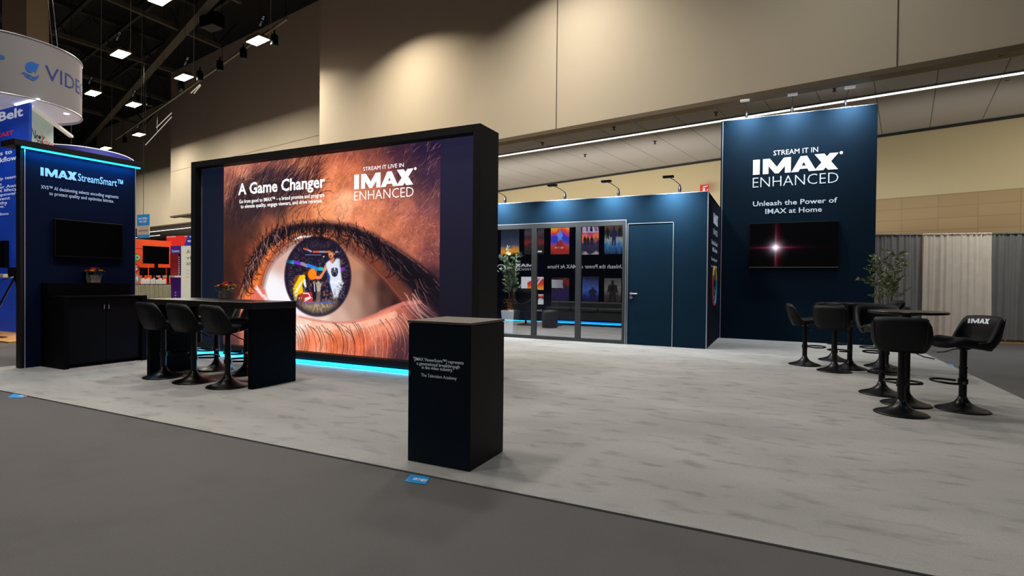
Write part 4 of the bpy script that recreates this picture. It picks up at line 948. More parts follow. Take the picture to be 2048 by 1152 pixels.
# ================================================================== ADJUSTABLE BAR STOOLS (facing +X when made)
def make_stool():
    t = thing('bar_stool', '', 'stool')
    prof = [(.225, 0), (.228, .006), (.215, .014), (.16, .03), (.11, .05), (.07, .078), (.045, .11), (.036, .14)]
    MB().lathe(prof, 40).build('base', BLKMETAL, t, smooth=True)
    mb = MB().lathe([(.033, .13), (.033, .42), (.036, .42), (.036, .44), (.03, .44), (.03, .60), (.06, .62), (.06, .635)], 20); mb.build('pole', BLKMETAL, t, smooth=False)
    # loop footrest
    pts = [(.03, -.05, .29), (.12, -.15, .29), (.22, -.14, .29), (.27, -.06, .29), (.28, 0, .29), (.27, .06, .29), (.22, .14, .29), (.12, .15, .29), (.03, .05, .29)]
    P = smooth(np.array(pts), 4); mb = MB().tube(P, .0105, 8); mb.lathe([(.042, .265), (.042, .315)], 18); mb.build('footrest', BLKMETAL, t, smooth=False)
    MB().tube([(0, -.02, .615), (.02, -.10, .60), (.05, -.17, .565), (.07, -.25, .55)], .006, 6).build('lever', BLKMETAL, t, smooth=True)
    # padded seat
    mb = MB(); n = 36; vs = []; fs = []
    layers = [(.70, .632), (.93, .64), (1.0, .66), (1.0, .69), (.95, .713), (.75, .724), (.4, .722), (.02, .72)]
    for (k, z) in layers:
        for i in range(n):
            a = 2*PI*i/n; c, s = math.cos(a), math.sin(a)
            x = .045+.225*k*math.copysign(abs(c)**.75, c); y = .205*k*math.copysign(abs(s)**.75, s)
            zz = z-(.55*max(0, x-.17)**2*3)+.022*math.exp(-((x-.14)/.08)**2)
            vs.append((x, y, zz))
    for j in range(len(layers)-1):
        for i in range(n): fs.append((j*n+i, j*n+(i+1) % n, (j+1)*n+(i+1) % n, (j+1)*n+i))
    fs += [tuple(range(n))[::-1], tuple(range((len(layers)-1)*n, len(layers)*n))]
    mb.add(vs, fs).build('seat', LEATHER, t, smooth=True)
    # wrap-around shell back
    nt_, nz_ = 28, 8; A = np.linspace(-1.95, 1.95, nt_+1); vs = []; fs = []
    def ztop(a):
        q = abs(a); return .955-.015*q**2 if q < .9 else (.943-.235*min(1, (q-.9)/.5) if q < 1.4 else .708-.02*(q-1.4))
    def pt(a, f, off):
        zb = .612+.03*max(0, abs(a)-.9); z = zb+(ztop(a)-zb)*f
        h = max(0, z-.62)
        fl = .80+.20*math.sin(min(1, h/.14)*PI/2)
        cx = -.03-.22*h*max(0, math.cos(a))
        # square-ish plan
        c, s = math.cos(a), math.sin(a); k = 1/((abs(c)**3.2+abs(s)**3.2)**(1/3.2))
        return (cx-(.18-off)*fl*c*k, (.245-off)*fl*s*k*(1+.12*h/.33*max(0,c)), z)
    th = .045
    for side, off in ((0, 0), (1, th)):
        for i in range(nt_+1):
            for j in range(nz_+1):
                f = j/nz_; o_ = off
                e = min(1, (1-f)/.12, (nt_-i+.4)/2.0, (i+.4)/2.0)
                if side == 1: o_ = th*(.5+.5*math.sqrt(max(0, e)))
                else: o_ = th*(.5-.5*math.sqrt(max(0, e)))
                vs.append(pt(A[i], f, o_))
    m_ = nz_+1; S = (nt_+1)*m_
    for i in range(nt_):
        for j in range(nz_):
            a0 = i*m_+j; fs.append((a0, a0+m_, a0+m_+1, a0+1)); fs.append((S+a0, S+a0+1, S+a0+m_+1, S+a0+m_))
        fs.append((i*m_+nz_, (i+1)*m_+nz_, S+(i+1)*m_+nz_, S+i*m_+nz_)); fs.append((i*m_, S+i*m_, S+(i+1)*m_, (i+1)*m_))
    for i in (0, nt_):
        for j in range(nz_): fs.append((i*m_+j, i*m_+j+1, S+i*m_+j+1, S+i*m_+j))
    b_ = MB().add(vs, fs).build('backrest', LEATHER, t, smooth=True)
    # logo on the inside of the back near its top edge
    mb = MB()
    for p in imax2d():
        q = []
        for (u, v) in p:
            a = (u/4.3-.5)*.95-.30; f = .76+.14*v
            q.append(pt(a, f, th+.004))
        mb.poly(q)
    mb.build('logo', WHITE, b_)
    # seam piping down the back
    for a in (-.78, .78): MB().tube([pt(a, f, -.001) for f in np.linspace(.1, .97, 8)], .004, 5).build('piping', mat('piping_black', (10, 10, 14), .5), b_)
    return t
stool_list = [
 ((-6.95, 4.24), 82, 0, 'black bar stool at the left end of the near side of the bar table'),
 ((-6.318, 4.22), 83, 0, 'black bar stool in the middle of the near side of the bar table'),
 ((-5.71, 4.22), 80, 0, 'black bar stool on the near side of the bar table, beside its right panel'),
 ((-6.90, 4.93), -90, 0, 'black bar stool behind the bar table, left, its base between two near stools'),
 ((-6.28, 4.91), -90, 0, 'black bar stool behind the bar table, nearer its right panel'),
 ((1.109, 6.421), 76, 0, 'nearest black bar stool on the right, its back turned to the viewer'),
 ((1.705, 6.91), 206, 0, 'rightmost black bar stool with white lettering on its backrest'),
 ((1.107, 7.482), -80, .07, 'raised black bar stool on the far side of the near round table'),
 ((.411, 9.588), 2, 0, 'leftmost black bar stool of the far round table, facing right'),
 ((.77, 9.10), 62, 0, 'black bar stool with its back to the viewer before the far round table'),
 ((.868, 10.408), -72, 0, 'farthest black bar stool, behind the far round table'),
 ((1.46, 9.958), 188, .07, 'raised black bar stool right of the far round table, farther of two'),
 ((1.42, 9.285), 170, 0, 'black bar stool right of the far round table, nearer of two')]
proto = make_stool()
for i, ((x, y), rz, up, lab) in enumerate(stool_list):
    o = proto if i == 0 else copy_tree(proto)
    o.location = (x, y, 0); o.rotation_euler = (0, 0, math.radians(rz)); tag(o, lab, 'stool', 'black adjustable bar stools')
    if i not in (6, 8):                       # only two backs show the white print
        for ch in list(o.children_recursive):
            if i and ch.name.startswith('logo'): bpy.data.objects.remove(ch)
    if up:                                   # raised gas lift
        for ch in o.children:
            st = ch.name.split('.')[0]
            if st in ('seat', 'backrest', 'lever'): ch.location.z = up
            if st == 'pole':
                ch.data = ch.data.copy()
                for v in ch.data.vertices:
                    if v.co.z > .5: v.co.z += up
# round pedestal tables
def round_table(x, y, lab):
    t = thing('round_table', lab, 'table', (x, y, 0), 0, 'round black pedestal tables')
    MB().lathe([(.01, .955), (.34, .955), (.35, .96), (.35, .978), (.345, .983), (.01, .983)], 56, (x, y, 0)).build('tabletop', TABLETOP, t)
    MB().lathe([(.225, 0), (.228, .006), (.215, .014), (.16, .03), (.11, .05), (.07, .078), (.045, .11), (.036, .14)], 40, (x, y, 0)).build('base', BLKMETAL, t, smooth=True)
    MB().lathe([(.034, .13), (.034, .93), (.09, .935), (.09, .954)], 20, (x, y, 0)).build('pole', BLKMETAL, t)
round_table(1.24, 6.94, 'round black pedestal table nearest on the right, beside the rightmost stool')
round_table(1.001, 9.505, 'round black pedestal table farther back, before the television tower')

# ================================================================== PEDESTAL
POD = mat('podium_navy', (14, 28, 42), .55, var=.05, scale=2, spec=.15)
t = thing('pedestal', 'dark square pedestal with a short white quotation on its front', 'pedestal', (-2.04, 3.31, 0))
MB().box(-2.286, -1.792, 3.07, 3.552, 0, .955).build('body', POD, t, bevel=.003)
MB().box(-2.291, -1.787, 3.065, 3.557, .958, .975).build('top', mat('pedestal_top', (92, 84, 74), .5), t, bevel=.002)
MB().box(-1.791, -1.788, 3.072, 3.55, .004, .952).build('side_panel', mat('podium_side', (26, 24, 25), .6, spec=.2), t)
mb = MB()
def ptext(s, ax, ay, bx, by, cap_px, bold):
    p0 = atY(ax, ay, 3.07); p1 = atY(bx, by, 3.07); c = atY(ax, ay-cap_px, 3.07)
    put_text(mb, s, (p0[0], 3.066, (p0[2]+p1[2])/2), (1, 0, 0), (0, 0, 1), 0, p1[0]-p0[0], 0, c[2]-p0[2], bold)
ptext('"[IMAX ViewerScore\u2122] represents', 827, 721.5, 928, 727.5, 6.2, .014); mb.build('lettering', WHITE, t); mb = MB()
ptext('a generational breakthrough', 834, 730, 920, 736, 6.2, .014); mb.build('lettering', WHITE, t); mb = MB(); ptext('in the video industry."', 844, 738, 909, 742.5, 6.2, .014)
mb.build('lettering', WHITE, t); mb = MB()
ptext('The Television Academy', 843, 753.5, 914, 759, 6.2, .005)
mb.build('lettering', WHITE, t)

# ---------------------------------------------------------------- booth number stickers
STK = mat('sticker_blue', (0, 140, 215), .5)
def sticker(pxs, lab, txt, z=-.0105):
    pts = [G(*a) for a in pxs]; c = sum(pts)/4; t = thing('floor_sticker', lab, 'sticker', (c[0], c[1], z), 0, 'blue booth number stickers on the aisle floor')
    MB().prism([(p[0], p[1], z) for p in pts], (0, 0, .0015)).build('sheet', STK, t)
    a, b = pts[0], pts[1]; R_ = Vector((b[0]-a[0], b[1]-a[1], 0)); L = R_.length; R_.normalize(); Uv = Vector((-R_.y, R_.x, 0)); Hs = abs((pts[3]-pts[0])@np.array(Uv))
    mb = MB(); put_text(mb, txt, (a[0], a[1], z+.003), R_, Uv, L*.2, L*.85, Hs*.28, Hs*.34, .02)
    mb.build('lettering', WHITE, t)
    if len(txt) > 4: mb = MB(); put_text(mb, 'booth', (a[0], a[1], z+.003), R_, Uv, L*.5, L*.75, Hs*.8, Hs*.08, 0); 
sticker([(808, 959.5), (851, 966), (860, 951.5), (822, 945.5)], 'blue floor sticker with a booth number at the foot of the pedestal', 'W1401')
sticker([(14, 793.5), (46, 794), (50, 787), (28, 785)], 'blue floor sticker on the aisle at the far left', 'W150')
sticker([(1893, 732.5), (1908, 732.5), (1905, 727), (1889, 727)], 'blue floor sticker at the right carpet edge behind the rightmost stool', 'W14')
# ================================================================== POTTED TREES
GREEN = mat('tree_leaf', (84, 94, 56), .55, var=.35, scale=14)
GREEND = mat('tree_leaf_dark', (74, 92, 66), .55, var=.35, scale=14)
BARK = mat('tree_bark', (86, 72, 50), .8)
def potted_tree(loc, label, seed, h, spread, leafm, npr, trunk_top, pot_h=.5):
    r = random.Random(seed); t = thing('potted_tree', label, 'plant', (0, 0, 0), 0)
    w0, w1 = .12, .175
    mb = MB().add([(-w0, -w0, 0), (w0, -w0, 0), (w0, w0, 0), (-w0, w0, 0), (-w1, -w1, pot_h), (w1, -w1, pot_h), (w1, w1, pot_h), (-w1, w1, pot_h), (-w1+.02, -w1+.02, pot_h), (w1-.02, -w1+.02, pot_h), (w1-.02, w1-.02, pot_h), (-w1+.02, w1-.02, pot_h), (-w1+.02, -w1+.02, pot_h-.05), (w1-.02, -w1+.02, pot_h-.05), (w1-.02, w1-.02, pot_h-.05), (-w1+.02, w1-.02, pot_h-.05)],
        [(0, 1, 5, 4), (1, 2, 6, 5), (2, 3, 7, 6), (3, 0, 4, 7), (3, 2, 1, 0), (4, 5, 9, 8), (5, 6, 10, 9), (6, 7, 11, 10), (7, 4, 8, 11), (8, 9, 13, 12), (9, 10, 14, 13), (10, 11, 15, 14), (11, 8, 12, 15), (12, 13, 14, 15)])
    mb.build('pot', mat('white_pot', (206, 214, 222), .45), t, bevel=.006)
    mb = MB()
    for i in range(60):
        a = r.uniform(0, 6.28); q = .12*math.sqrt(r.random()); mb.ball((q*math.cos(a), q*math.sin(a), pot_h-.035+r.uniform(0, .04)), r.uniform(.015, .03), 6, 4)
    mb.build('soil', mat('bark_mulch', (140, 84, 40), .9, var=.3, scale=30), t)
    stems = MB(); leaves = MB()
    def leaf(c, d, L):
        s = d.cross(Vector((r.uniform(-1, 1), r.uniform(-1, 1), r.uniform(-.3, 1)))); 
        if s.length < 1e-3: return
        s = s.normalized()*L*.16; leaves.poly([c, c+d*L*.4+s, c+d*L, c+d*L*.4-s])
    for sidx in range(5):
        a = 2*PI*sidx/5+r.uniform(-.3, .3); top = Vector((spread*.55*math.cos(a)*r.uniform(.4, 1), spread*.55*math.sin(a)*r.uniform(.4, 1), h*r.uniform(.75, .98)))
        base = Vector((.03*math.cos(a), .03*math.sin(a), pot_h-.04)); mid = base.lerp(top, .5)+Vector((r.uniform(-.05, .05), r.uniform(-.05, .05), .05))
        P = smooth(np.array([tuple(base), tuple(mid), tuple(top)]), 6); stems.tube(P, [.012-.009*i/(len(P)-1) for i in range(len(P))], 6)
        for b in range(npr):
            f = r.uniform(trunk_top, 1.0); k = f*(len(P)-1); i0 = min(int(k), len(P)-2); c = Vector(P[i0]).lerp(Vector(P[i0+1]), k-i0)
            aa = r.uniform(0, 6.28); d = Vector((math.cos(aa), math.sin(aa), r.uniform(.2, 1.1))).normalized(); L = spread*r.uniform(.3, .75)*(1.15-f*.55)
            e = c+d*L+Vector((0, 0, -.05*L)); stems.tube([c, c.lerp(e, .5)+Vector((0, 0, .03)), e], [.004, .003, .0015], 4)
            for q in range(26):
                g = r.uniform(.25, 1.02); cc = c.lerp(e, g)+Vector((r.uniform(-.02, .02), r.uniform(-.02, .02), .02)); dd = (d+Vector((r.uniform(-1, 1), r.uniform(-1, 1), r.uniform(-.8, .8)))).normalized(); leaf(cc, dd, r.uniform(.045, .085))
    stems.build('stems', BARK, t, smooth=True); leaves.build('foliage', leafm, t)
    t.location = loc
    return t
potted_tree((-5.75, 11.75, .007), 'tall potted tree in a white tapered pot just inside the glass front', 4, 2.0, .42, GREEND, 15, .30, .55)
p = potted_tree((1.98, 12.95, 0), 'bushy potted tree beside the right edge of the television tower', 9, 1.98, .62, GREEN, 15, .38, .5)
# small orange grasses in the pot inside the room
rr = random.Random(8); t = thing('dried_grass', 'tuft of orange dried grass around the tree in the room pot', 'plant', (-5.75, 11.75, .52))
mb = MB()
for i in range(70):
    a = rr.uniform(0, 6.28); q = rr.uniform(.02, .10); b0 = Vector((-5.75+q*.6*math.cos(a), 11.75+q*.6*math.sin(a), .52)); e = Vector((-5.75+q*1.9*math.cos(a), 11.75+q*1.9*math.sin(a), .52+rr.uniform(.18, .30)))
    s = Vector((-math.sin(a), math.cos(a), 0))*.003; mb.poly([b0-s, b0+s, e])
    mb.poly([e-s*6, e+s*6, e+Vector((s.y*6, -s.x*6, .02))])
mb.build('blades', mat('dried_orange', (196, 132, 30), .7), t)

# ================================================================== LOUNGE MIRRORED IN THE GLASS (between display rear and room)
SOFA = mat('sofa_leather', (42, 45, 46), .45, var=.1, scale=10)
t = thing('sofa', 'long dark leather sofa against the rear of the eye display, seen in the glass', 'sofa', (-4.9, 6.85, 0))
MB().box(-6.1, -3.7, 6.55, 7.15, .16, .42).build('base', SOFA, t, bevel=.03)
for x0, x1 in ((-6.06, -5.29), (-5.27, -4.5), (-4.48, -3.72)): MB().box(x0, x1, 6.66, 7.18, .42, .52).build('seat_cushion', SOFA, t, bevel=.03)
MB().box(-6.1, -3.7, 6.48, 6.66, .16, .68).build('backrest', SOFA, t, bevel=.04)
for x in (-6.0, -3.8):
    for y in (6.6, 7.1): MB().box(x-.025, x+.025, y-.025, y+.025, 0, .16).build('leg', BLKMETAL, t)
MB().box(-6.0, -3.75, 7.1, 7.12, .10, .125).build('led_strip', glow('blue_led', (20, 120, 255), 4), t)
t = thing('pouf', 'round dark leather pouf before the sofa, seen in the glass', 'pouf', (-5.55, 8.1, 0))
MB().lathe([(.20, 0), (.215, .02), (.22, .2), (.22, .42), (.2, .47), (.1, .485), (.01, .487)], 28, (-5.55, 8.1, 0)).build('cushion', SOFA, t, smooth=True)
MB().lathe([(.223, .21), (.223, .222)], 28, (-5.55, 8.1, 0)).build('piping', BLKMETAL, t)
t = thing('floor_lamp', 'slim floor lamp with a pale drum shade, mirrored in the glass', 'lamp', (-5.78, 7.3, 0))
x, y = -5.6, 7.45; t.location = (x, y, 0)
mb = MB(); n = 28; 
mb.lathe([(.155, 1.08), (.16, 1.31), (.155, 1.31), (.15, 1.08)], n, (x, y, 0)); mb.build('shade', mat('linen_shade', (176, 186, 192), .8, emit=.35), t)
MB().tube([(x, y, .02), (x, y, .5), (x+.015, y, .7), (x-.015, y, .85), (x, y, 1.2)], .012, 8).build('stem', mat('lamp_brass', (120, 104, 70), .4, .8), t)
MB().lathe([(.14, 0), (.14, .015), (.02, .03)], 24, (x, y, 0)).build('base', mat('lamp_brass', (120, 104, 70), .4, .8), t)
t = thing('swivel_chair', 'dark swivel armchair on a pedestal foot, mirrored in the glass', 'chair', (-6.45, 7.6, 0))
x, y = -6.5, 7.6; t.location = (x, y, 0)
mb = MB(); vs = []; fs = []; n = 20
for j, (k, z) in enumerate(((.5, .38), (.95, .42), (1.05, .6), (1.08, .85), (1.0, 1.05), (.95, 1.05), (.98, .85), (.93, .62), (.8, .5), (.3, .47))):
    for i in range(n):
        a = 2*PI*i/n; front = max(0, math.sin(a)); zz = z-(max(0, z-.6))*front*.95
        vs.append((x+.33*k*math.cos(a), y+.33*k*math.sin(a), zz))
for j in range(9):
    for i in range(n): fs.append((j*n+i, j*n+(i+1) % n, (j+1)*n+(i+1) % n, (j+1)*n+i))
fs += [tuple(range(n))[::-1], tuple(range(9*n, 10*n))]
mb.add(vs, fs).build('seat', mat('chair_black', (7, 7, 9), .6, spec=.15), t, smooth=True)
MB().lathe([(.25, 0), (.25, .012), (.05, .05), (.03, .06), (.03, .4)], 24, (x, y, 0)).build('pedestal', BLKMETAL, t)

# ================================================================== PIPE AND DRAPE ON THE RIGHT
def drape(A, B, z0, z1, m, label, seed, amp=.045, nf=13, groups='drapes hung on the pipe at the right'):
    r = np.random.default_rng(seed); A = np.array(A, float); B = np.array(B, float); L = np.hypot(*(B-A)); d = (B-A)/L; nrm = np.array([d[1], -d[0]])
    n = int(L*60); nzz = 14; u = np.linspace(0, 1, n+1); ph = np.cumsum(r.uniform(.4, 1.6, n+1)); ph = ph/ph[-1]*2*PI*nf
    am = np.interp(u, np.linspace(0, 1, 14), r.uniform(.25, 1, 14)); vs = []; fs = []
    for j in range(nzz+1):
        f = j/nzz; z = z0+(z1-z0)*f; g = 1 if f < .93 else .6
        for i in range(n+1):
            off = amp*am[i]*math.sin(ph[i]+.5*math.sin(3*f+i*.02))*g+.018*math.sin(ph[i]*2.3+1)*(.4+.6*f)
            edge = .03*(1-f)*(u[i]-.5)
            p = A+d*L*(u[i]+edge)+nrm*off; vs.append((p[0], p[1], z))
    for j in range(nzz):
        for i in range(n): a = j*(n+1)+i; fs.append((a, a+1, a+n+2, a+n+1))
    t = thing('drape', label, 'curtain', ((A+B)[0]/2, (A+B)[1]/2, z0), 0, groups)
    MB().add(vs, fs).build('cloth', m, t, smooth=True)
    mb = MB(); 
    P = []
    for i in range(0, n+1):
        off = .03*math.sin(ph[i]*2.1); p = A+d*L*u[i]+nrm*off; P.append((p[0], p[1], z1+.01))
    mb.tube(P, .022, 6).build('gathered_header', m, t, smooth=True)
DG = mat('grey_drape', (150, 150, 150), .9, var=.05, scale=6); DW = mat('ivory_drape', (232, 224, 212), .9, var=.05, scale=6); DC = mat('charcoal_drape', (116, 118, 118), .9, var=.05, scale=6)
q = [G(a, b, 2.42)[:2] for a, b in ((1700, 471), (1846, 470), (1983, 468.3), (2190, 466))]
drape(q[0], q[1], .06, 2.42, DG, 'light grey drape hanging between the tower and the ivory drape', 1, .03, 9)
drape(q[1]+np.array([0, -.05]), q[2]+np.array([0, -.05]), .06, 2.42, DW, 'ivory drape hanging between two grey drapes', 2, .04, 9)
drape(q[2], q[3], .06, 2.42, DC, 'charcoal drape at the right edge of the view', 3, .05, 12)
t = thing('drape_pipe', 'pale horizontal pipe carrying the row of drapes', 'pipe', (q[1][0], q[1][1]+.06, 2.42))
MB().tube([(q[0][0], q[0][1]+.2, 2.44), (q[3][0], q[3][1]+.2, 2.44)], .02, 8).build('rail', EDGE, t)
mb = MB()
for f in (.03, .35, .68, .97): p = q[0]+(q[3]-q[0])*f; mb.tube([(p[0], p[1]+.2, 0), (p[0], p[1]+.2, 2.42)], .02, 8)
mb.build('upright', EDGE, t)
# timber kerb showing below the charcoal drape
a, b = q[1]+np.array([.2, -.1]), q[3]+np.array([0, -.1]); 
mb = MB().prism([(a[0], a[1]+.35, -.012), (a[0], a[1]-.18, -.012), (b[0], b[1]-.18, -.012), (b[0], b[1]+.35, -.012)], (0, 0, .018)); struct('trim_8', mb, WOOD)

# ================================================================== BOOTHS BEHIND ON THE LEFT
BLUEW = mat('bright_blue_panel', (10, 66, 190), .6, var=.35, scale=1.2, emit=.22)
bx1 = -14.419; 
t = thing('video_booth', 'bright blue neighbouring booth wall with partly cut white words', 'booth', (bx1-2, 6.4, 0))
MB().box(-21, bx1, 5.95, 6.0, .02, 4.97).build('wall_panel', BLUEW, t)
BYY = 5.945
def btext(mb, s, px, py, px1, cap_px, bold=.01):
    p0 = atY(px, py, BYY); p1 = atY(px1, py, BYY); c = atY(px, py-cap_px, BYY); put_text(mb, s, (p0[0], BYY, p0[2]), (1, 0, 0), (0, 0, 1), 0, p1[0]-p0[0], 0, c[2]-p0[2], bold)
BPR = mat('booth_print', (225, 230, 240), .6, emit=.35)
for a_ in [('VideoBelt', -72, 260, 46, 16, .03), ('s to', 0, 311, 24, 8, .02), ('kflow', 0, 325, 33, 9, .02)]+[(s_, -12 if len(s_) > 4 else 0, y_, p_, 5.5, .015) for s_, p_, y_ in (('help team f', 40, 362), ('s', 3, 371), ('year Awar', 40, 379), ('ent lifecyc', 40, 386), ('empowerin', 40, 394), ('resent', 20, 402), ('the', 14, 409), ('w."', 12, 416))]+[('dions', -2, 431, 17, 5, .01)]:
    mb = MB(); btext(mb, *a_); mb.build('lettering', BPR, t)
mb = MB(); btext(mb, 'CAST', -8, 276, 27, 7.5, .03); mb.build('lettering', mat('booth_print_red', (230, 40, 50), .6, emit=.3), t)
# side panel turning the corner
a = G(57.5, 213, 4.95); b = G(107, 250, 4.95); a[2] = b[2] = 0
d = (b-a); d /= np.linalg.norm(d)
e2 = b+d*1.2; nn = np.array([-d[1], d[0], 0])
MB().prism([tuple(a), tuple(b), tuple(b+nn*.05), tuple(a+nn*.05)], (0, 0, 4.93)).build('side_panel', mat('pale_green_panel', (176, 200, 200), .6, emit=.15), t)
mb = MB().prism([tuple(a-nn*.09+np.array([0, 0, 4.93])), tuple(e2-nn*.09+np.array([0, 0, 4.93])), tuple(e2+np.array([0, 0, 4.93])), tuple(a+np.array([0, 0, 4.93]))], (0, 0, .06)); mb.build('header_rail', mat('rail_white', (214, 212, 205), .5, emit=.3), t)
def plane_pt(px, py):
    dd = CF*FPX+CR*(px-1024)-CU*(py-576); n3 = np.array([nn[0], nn[1], 0]); k = ((a-CAM)@n3)/(dd@n3); return CAM+dd*k
def stext2(s, px, py, px1, cap_px, m, bold=0., ):
    p0 = plane_pt(px, py); p1 = plane_pt(px1, py); c = plane_pt(px, py-cap_px); mb = MB(); L = (p1-p0)@d
    put_text(mb, s, tuple(p0-nn*.008), tuple(d), (0, 0, 1), 0, L, 0, c[2]-p0[2], bold); mb.build('lettering', m, t)
stext2('iNet', 59, 272, 82, 20, mat('ink_dark', (40, 50, 54), .6), -.008); stext2('Live', 84, 286, 106, 17, mat('ink_red', (220, 40, 50), .6, emit=.2), -.008)
mb = MB(); rr = random.Random(4)
for i in range(9):
    p = plane_pt(70+i*2.2, 268+rr.uniform(0, 18)); p2 = p+d*rr.uniform(.02, .1)+np.array([0, 0, rr.uniform(-.12, .12)]); mb.tube([p-nn*.01, p2-nn*.01], .008, 4)
mb.build('graphic_lines', mat('ink_dark', (40, 50, 54), .6), t)
# black television, shelf and camera tripod in front of the blue wall
t = thing('television', 'black television on the blue neighbouring booth, cut by the left picture edge', 'television', (-15.7, 5.9, 1.4))
p0 = atY(-40, 536, 5.9); p1 = atY(14, 481, 5.9); MB().box(p0[0], p1[0], 5.86, 5.94, p0[2], p1[2]).build('housing', PLASTIC, t, bevel=.01); MB().box(p0[0]+.02, p1[0]-.02, 5.856, 5.86, p0[2]+.02, p1[2]-.02).build('screen', SCREEN, t)
t = thing('side_table', 'white high table standing before the blue booth at the far left', 'table', (-14.6, 5.3, 0))
p0 = atY(-30, 555, 5.2); p1 = atY(19, 549, 5.2); MB().box(p0[0], p1[0], 5.1, 5.4, p0[2], p0[2]+.07).build('tabletop', mat('white_top', (214, 208, 196), .5), t, bevel=.01); MB().lathe([(.2, .002), (.2, .02), (.03, .04), (.03, float(p0[2]))], 16, (float(p0[0])+.25, 5.25, 0)).build('pedestal', BLKMETAL, t)
c = atY(29, 548, 4.95); t = thing('camera_tripod', 'black camera tripod standing left of the navy stream wall', 'tripod', (c[0], c[1], 0))
mb = MB().box(c[0]-.12, c[0]+.14, 4.9, 5.02, c[2]-.05, c[2]+.12); mb.tube([(c[0]+.14, 4.96, c[2]+.05), (c[0]+.26, 4.96, c[2]+.06)], .05, 10); mb.build('camera', PLASTIC, t)
for k in range(3):
    aa = k*2.1+.3; MB().tube([(c[0], 4.96, c[2]-.05), (c[0]+.5*math.cos(aa), 4.96+.5*math.sin(aa), 0.0)], .018, 6).build('leg', BLKMETAL, t)
MB().tube([(c[0]-.05, 4.96, c[2]-.02), (c[0]-.3, 4.9, c[2]-.12)], .01, 6).build('pan_handle', BLKMETAL, t)
c = G(-12, 668); t = thing('potted_palm', 'green leafy plant cut by the left picture edge before the blue booth', 'plant', (c[0], 5.5, 0)); x0 = float(c[0])
mb = MB().lathe([(.16, 0), (.2, .35), (.18, .35), (.17, .3)], 18, (x0, 5.5, 0)); mb.build('pot', BLACK, t)
mb = MB(); rr = random.Random(12)
for i in range(46):
    aa = rr.uniform(3.3, 6.1); el = rr.uniform(.2, 1.3); L = rr.uniform(.5, 1.15); prev = Vector((x0, 5.5, .35)); dv = Vector((math.cos(aa)*math.cos(el), math.sin(aa)*math.cos(el), math.sin(el)*1.3)); s = Vector((-math.sin(aa), math.cos(aa), 0))*.035
    m1 = prev+dv*L*.6; e = m1+dv*L*.45+Vector((0, 0, -.25*L)); mb.add([prev, m1+s, e, m1-s], [(0, 1, 2, 3)])
mb.build('foliage', mat('palm_leaf', (30, 74, 40), .5, var=.3, scale=8), t)
# timber floor of the neighbouring booth
pA = G(38, 687); struct('floor_wood', MB().prism([(-24, 5.05, -.012), (-13.0, 5.05, -.012), (-13.0, 7.6, -.012), (-24, 7.6, -.012)], (0, 0, .03)), mat('honey_wood', (204, 150, 78), .5, var=.15, scale=2, stretch=(1, 10, 1)))
struct('floor_wood', MB().prism([(-19, 8.0, -.012), (-12.6, 8.0, -.012), (-12.6, 9.4, -.012), (-19, 9.4, -.012)], (0, 0, .03)), mat('honey_wood', (204, 150, 78), .5, var=.15, scale=2, stretch=(1, 10, 1)))
# round hanging banner with sail emblem
BC = (-15.48, 6.0); BR = 1.306; BZ0, BZ1 = 5.0, 6.26
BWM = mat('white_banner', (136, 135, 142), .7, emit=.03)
t = thing('round_banner', 'white round hanging banner with blue sail emblem and dark blue letters', 'banner', (BC[0], BC[1], BZ0))
mb = MB(); n = 72; vs = []; fs = []
for z in (BZ0, BZ1):
    for k in range(n): vs.append((BC[0]+BR*math.cos(2*PI*k/n), BC[1]+BR*math.sin(2*PI*k/n), z))
for k in range(n): fs.append((k, (k+1) % n, n+(k+1) % n, n+k))
mb.add(vs, fs).build('fabric_ring', BWM, t, smooth=True)
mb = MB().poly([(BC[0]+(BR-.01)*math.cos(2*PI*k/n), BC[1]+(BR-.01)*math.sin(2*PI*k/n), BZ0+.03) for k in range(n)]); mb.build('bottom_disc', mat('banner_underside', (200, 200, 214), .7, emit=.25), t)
mb = MB().tube([(BC[0]+BR*math.cos(2*PI*k/n), BC[1]+BR*math.sin(2*PI*k/n), BZ0) for k in range(n)], .018, 6, True); mb.tube([(BC[0]+BR*math.cos(2*PI*k/n), BC[1]+BR*math.sin(2*PI*k/n), BZ1) for k in range(n)], .018, 6, True); mb.build('hoop', EDGE, t)
c = G(133, 228, 5.02); MB().lathe([(.05, 5.015), (.055, 5.022)], 16, (c[0], c[1], 0)).build('spot_lens', glow('spot_lens', (255, 255, 255), 4), t)
c = G(40, 200, 5.02); mb = MB().box(c[0]-.5, c[0]+.5, c[1]+.1, c[1]+.14, 5.005, 5.02); mb.build('strip_lens', glow('spot_lens', (255, 255, 255), 4), t)
mb = MB()
for k in range(4):
    aa = k*PI/2+.4; mb.tube([(BC[0]+BR*.9*math.cos(aa), BC[1]+BR*.9*math.sin(aa), BZ1), (BC[0]+.2*math.cos(aa), BC[1]+.2*math.sin(aa), ZC)], .008, 4)
mb.build('cable', BLKMETAL, t)
def cyl_hit(px, py):
    dd = CF*FPX+CR*(px-1024)-CU*(py-576); A_ = dd[0]**2+dd[1]**2; B_ = -2*(dd[0]*BC[0]+dd[1]*BC[1]); C_ = BC[0]**2+BC[1]**2-BR**2
    D_ = max(0, B_*B_-4*A_*C_); k = (-B_-math.sqrt(D_))/(2*A_); p = CAM+dd*k; return math.atan2(p[1]-BC[1], p[0]-BC[0]), p[2]
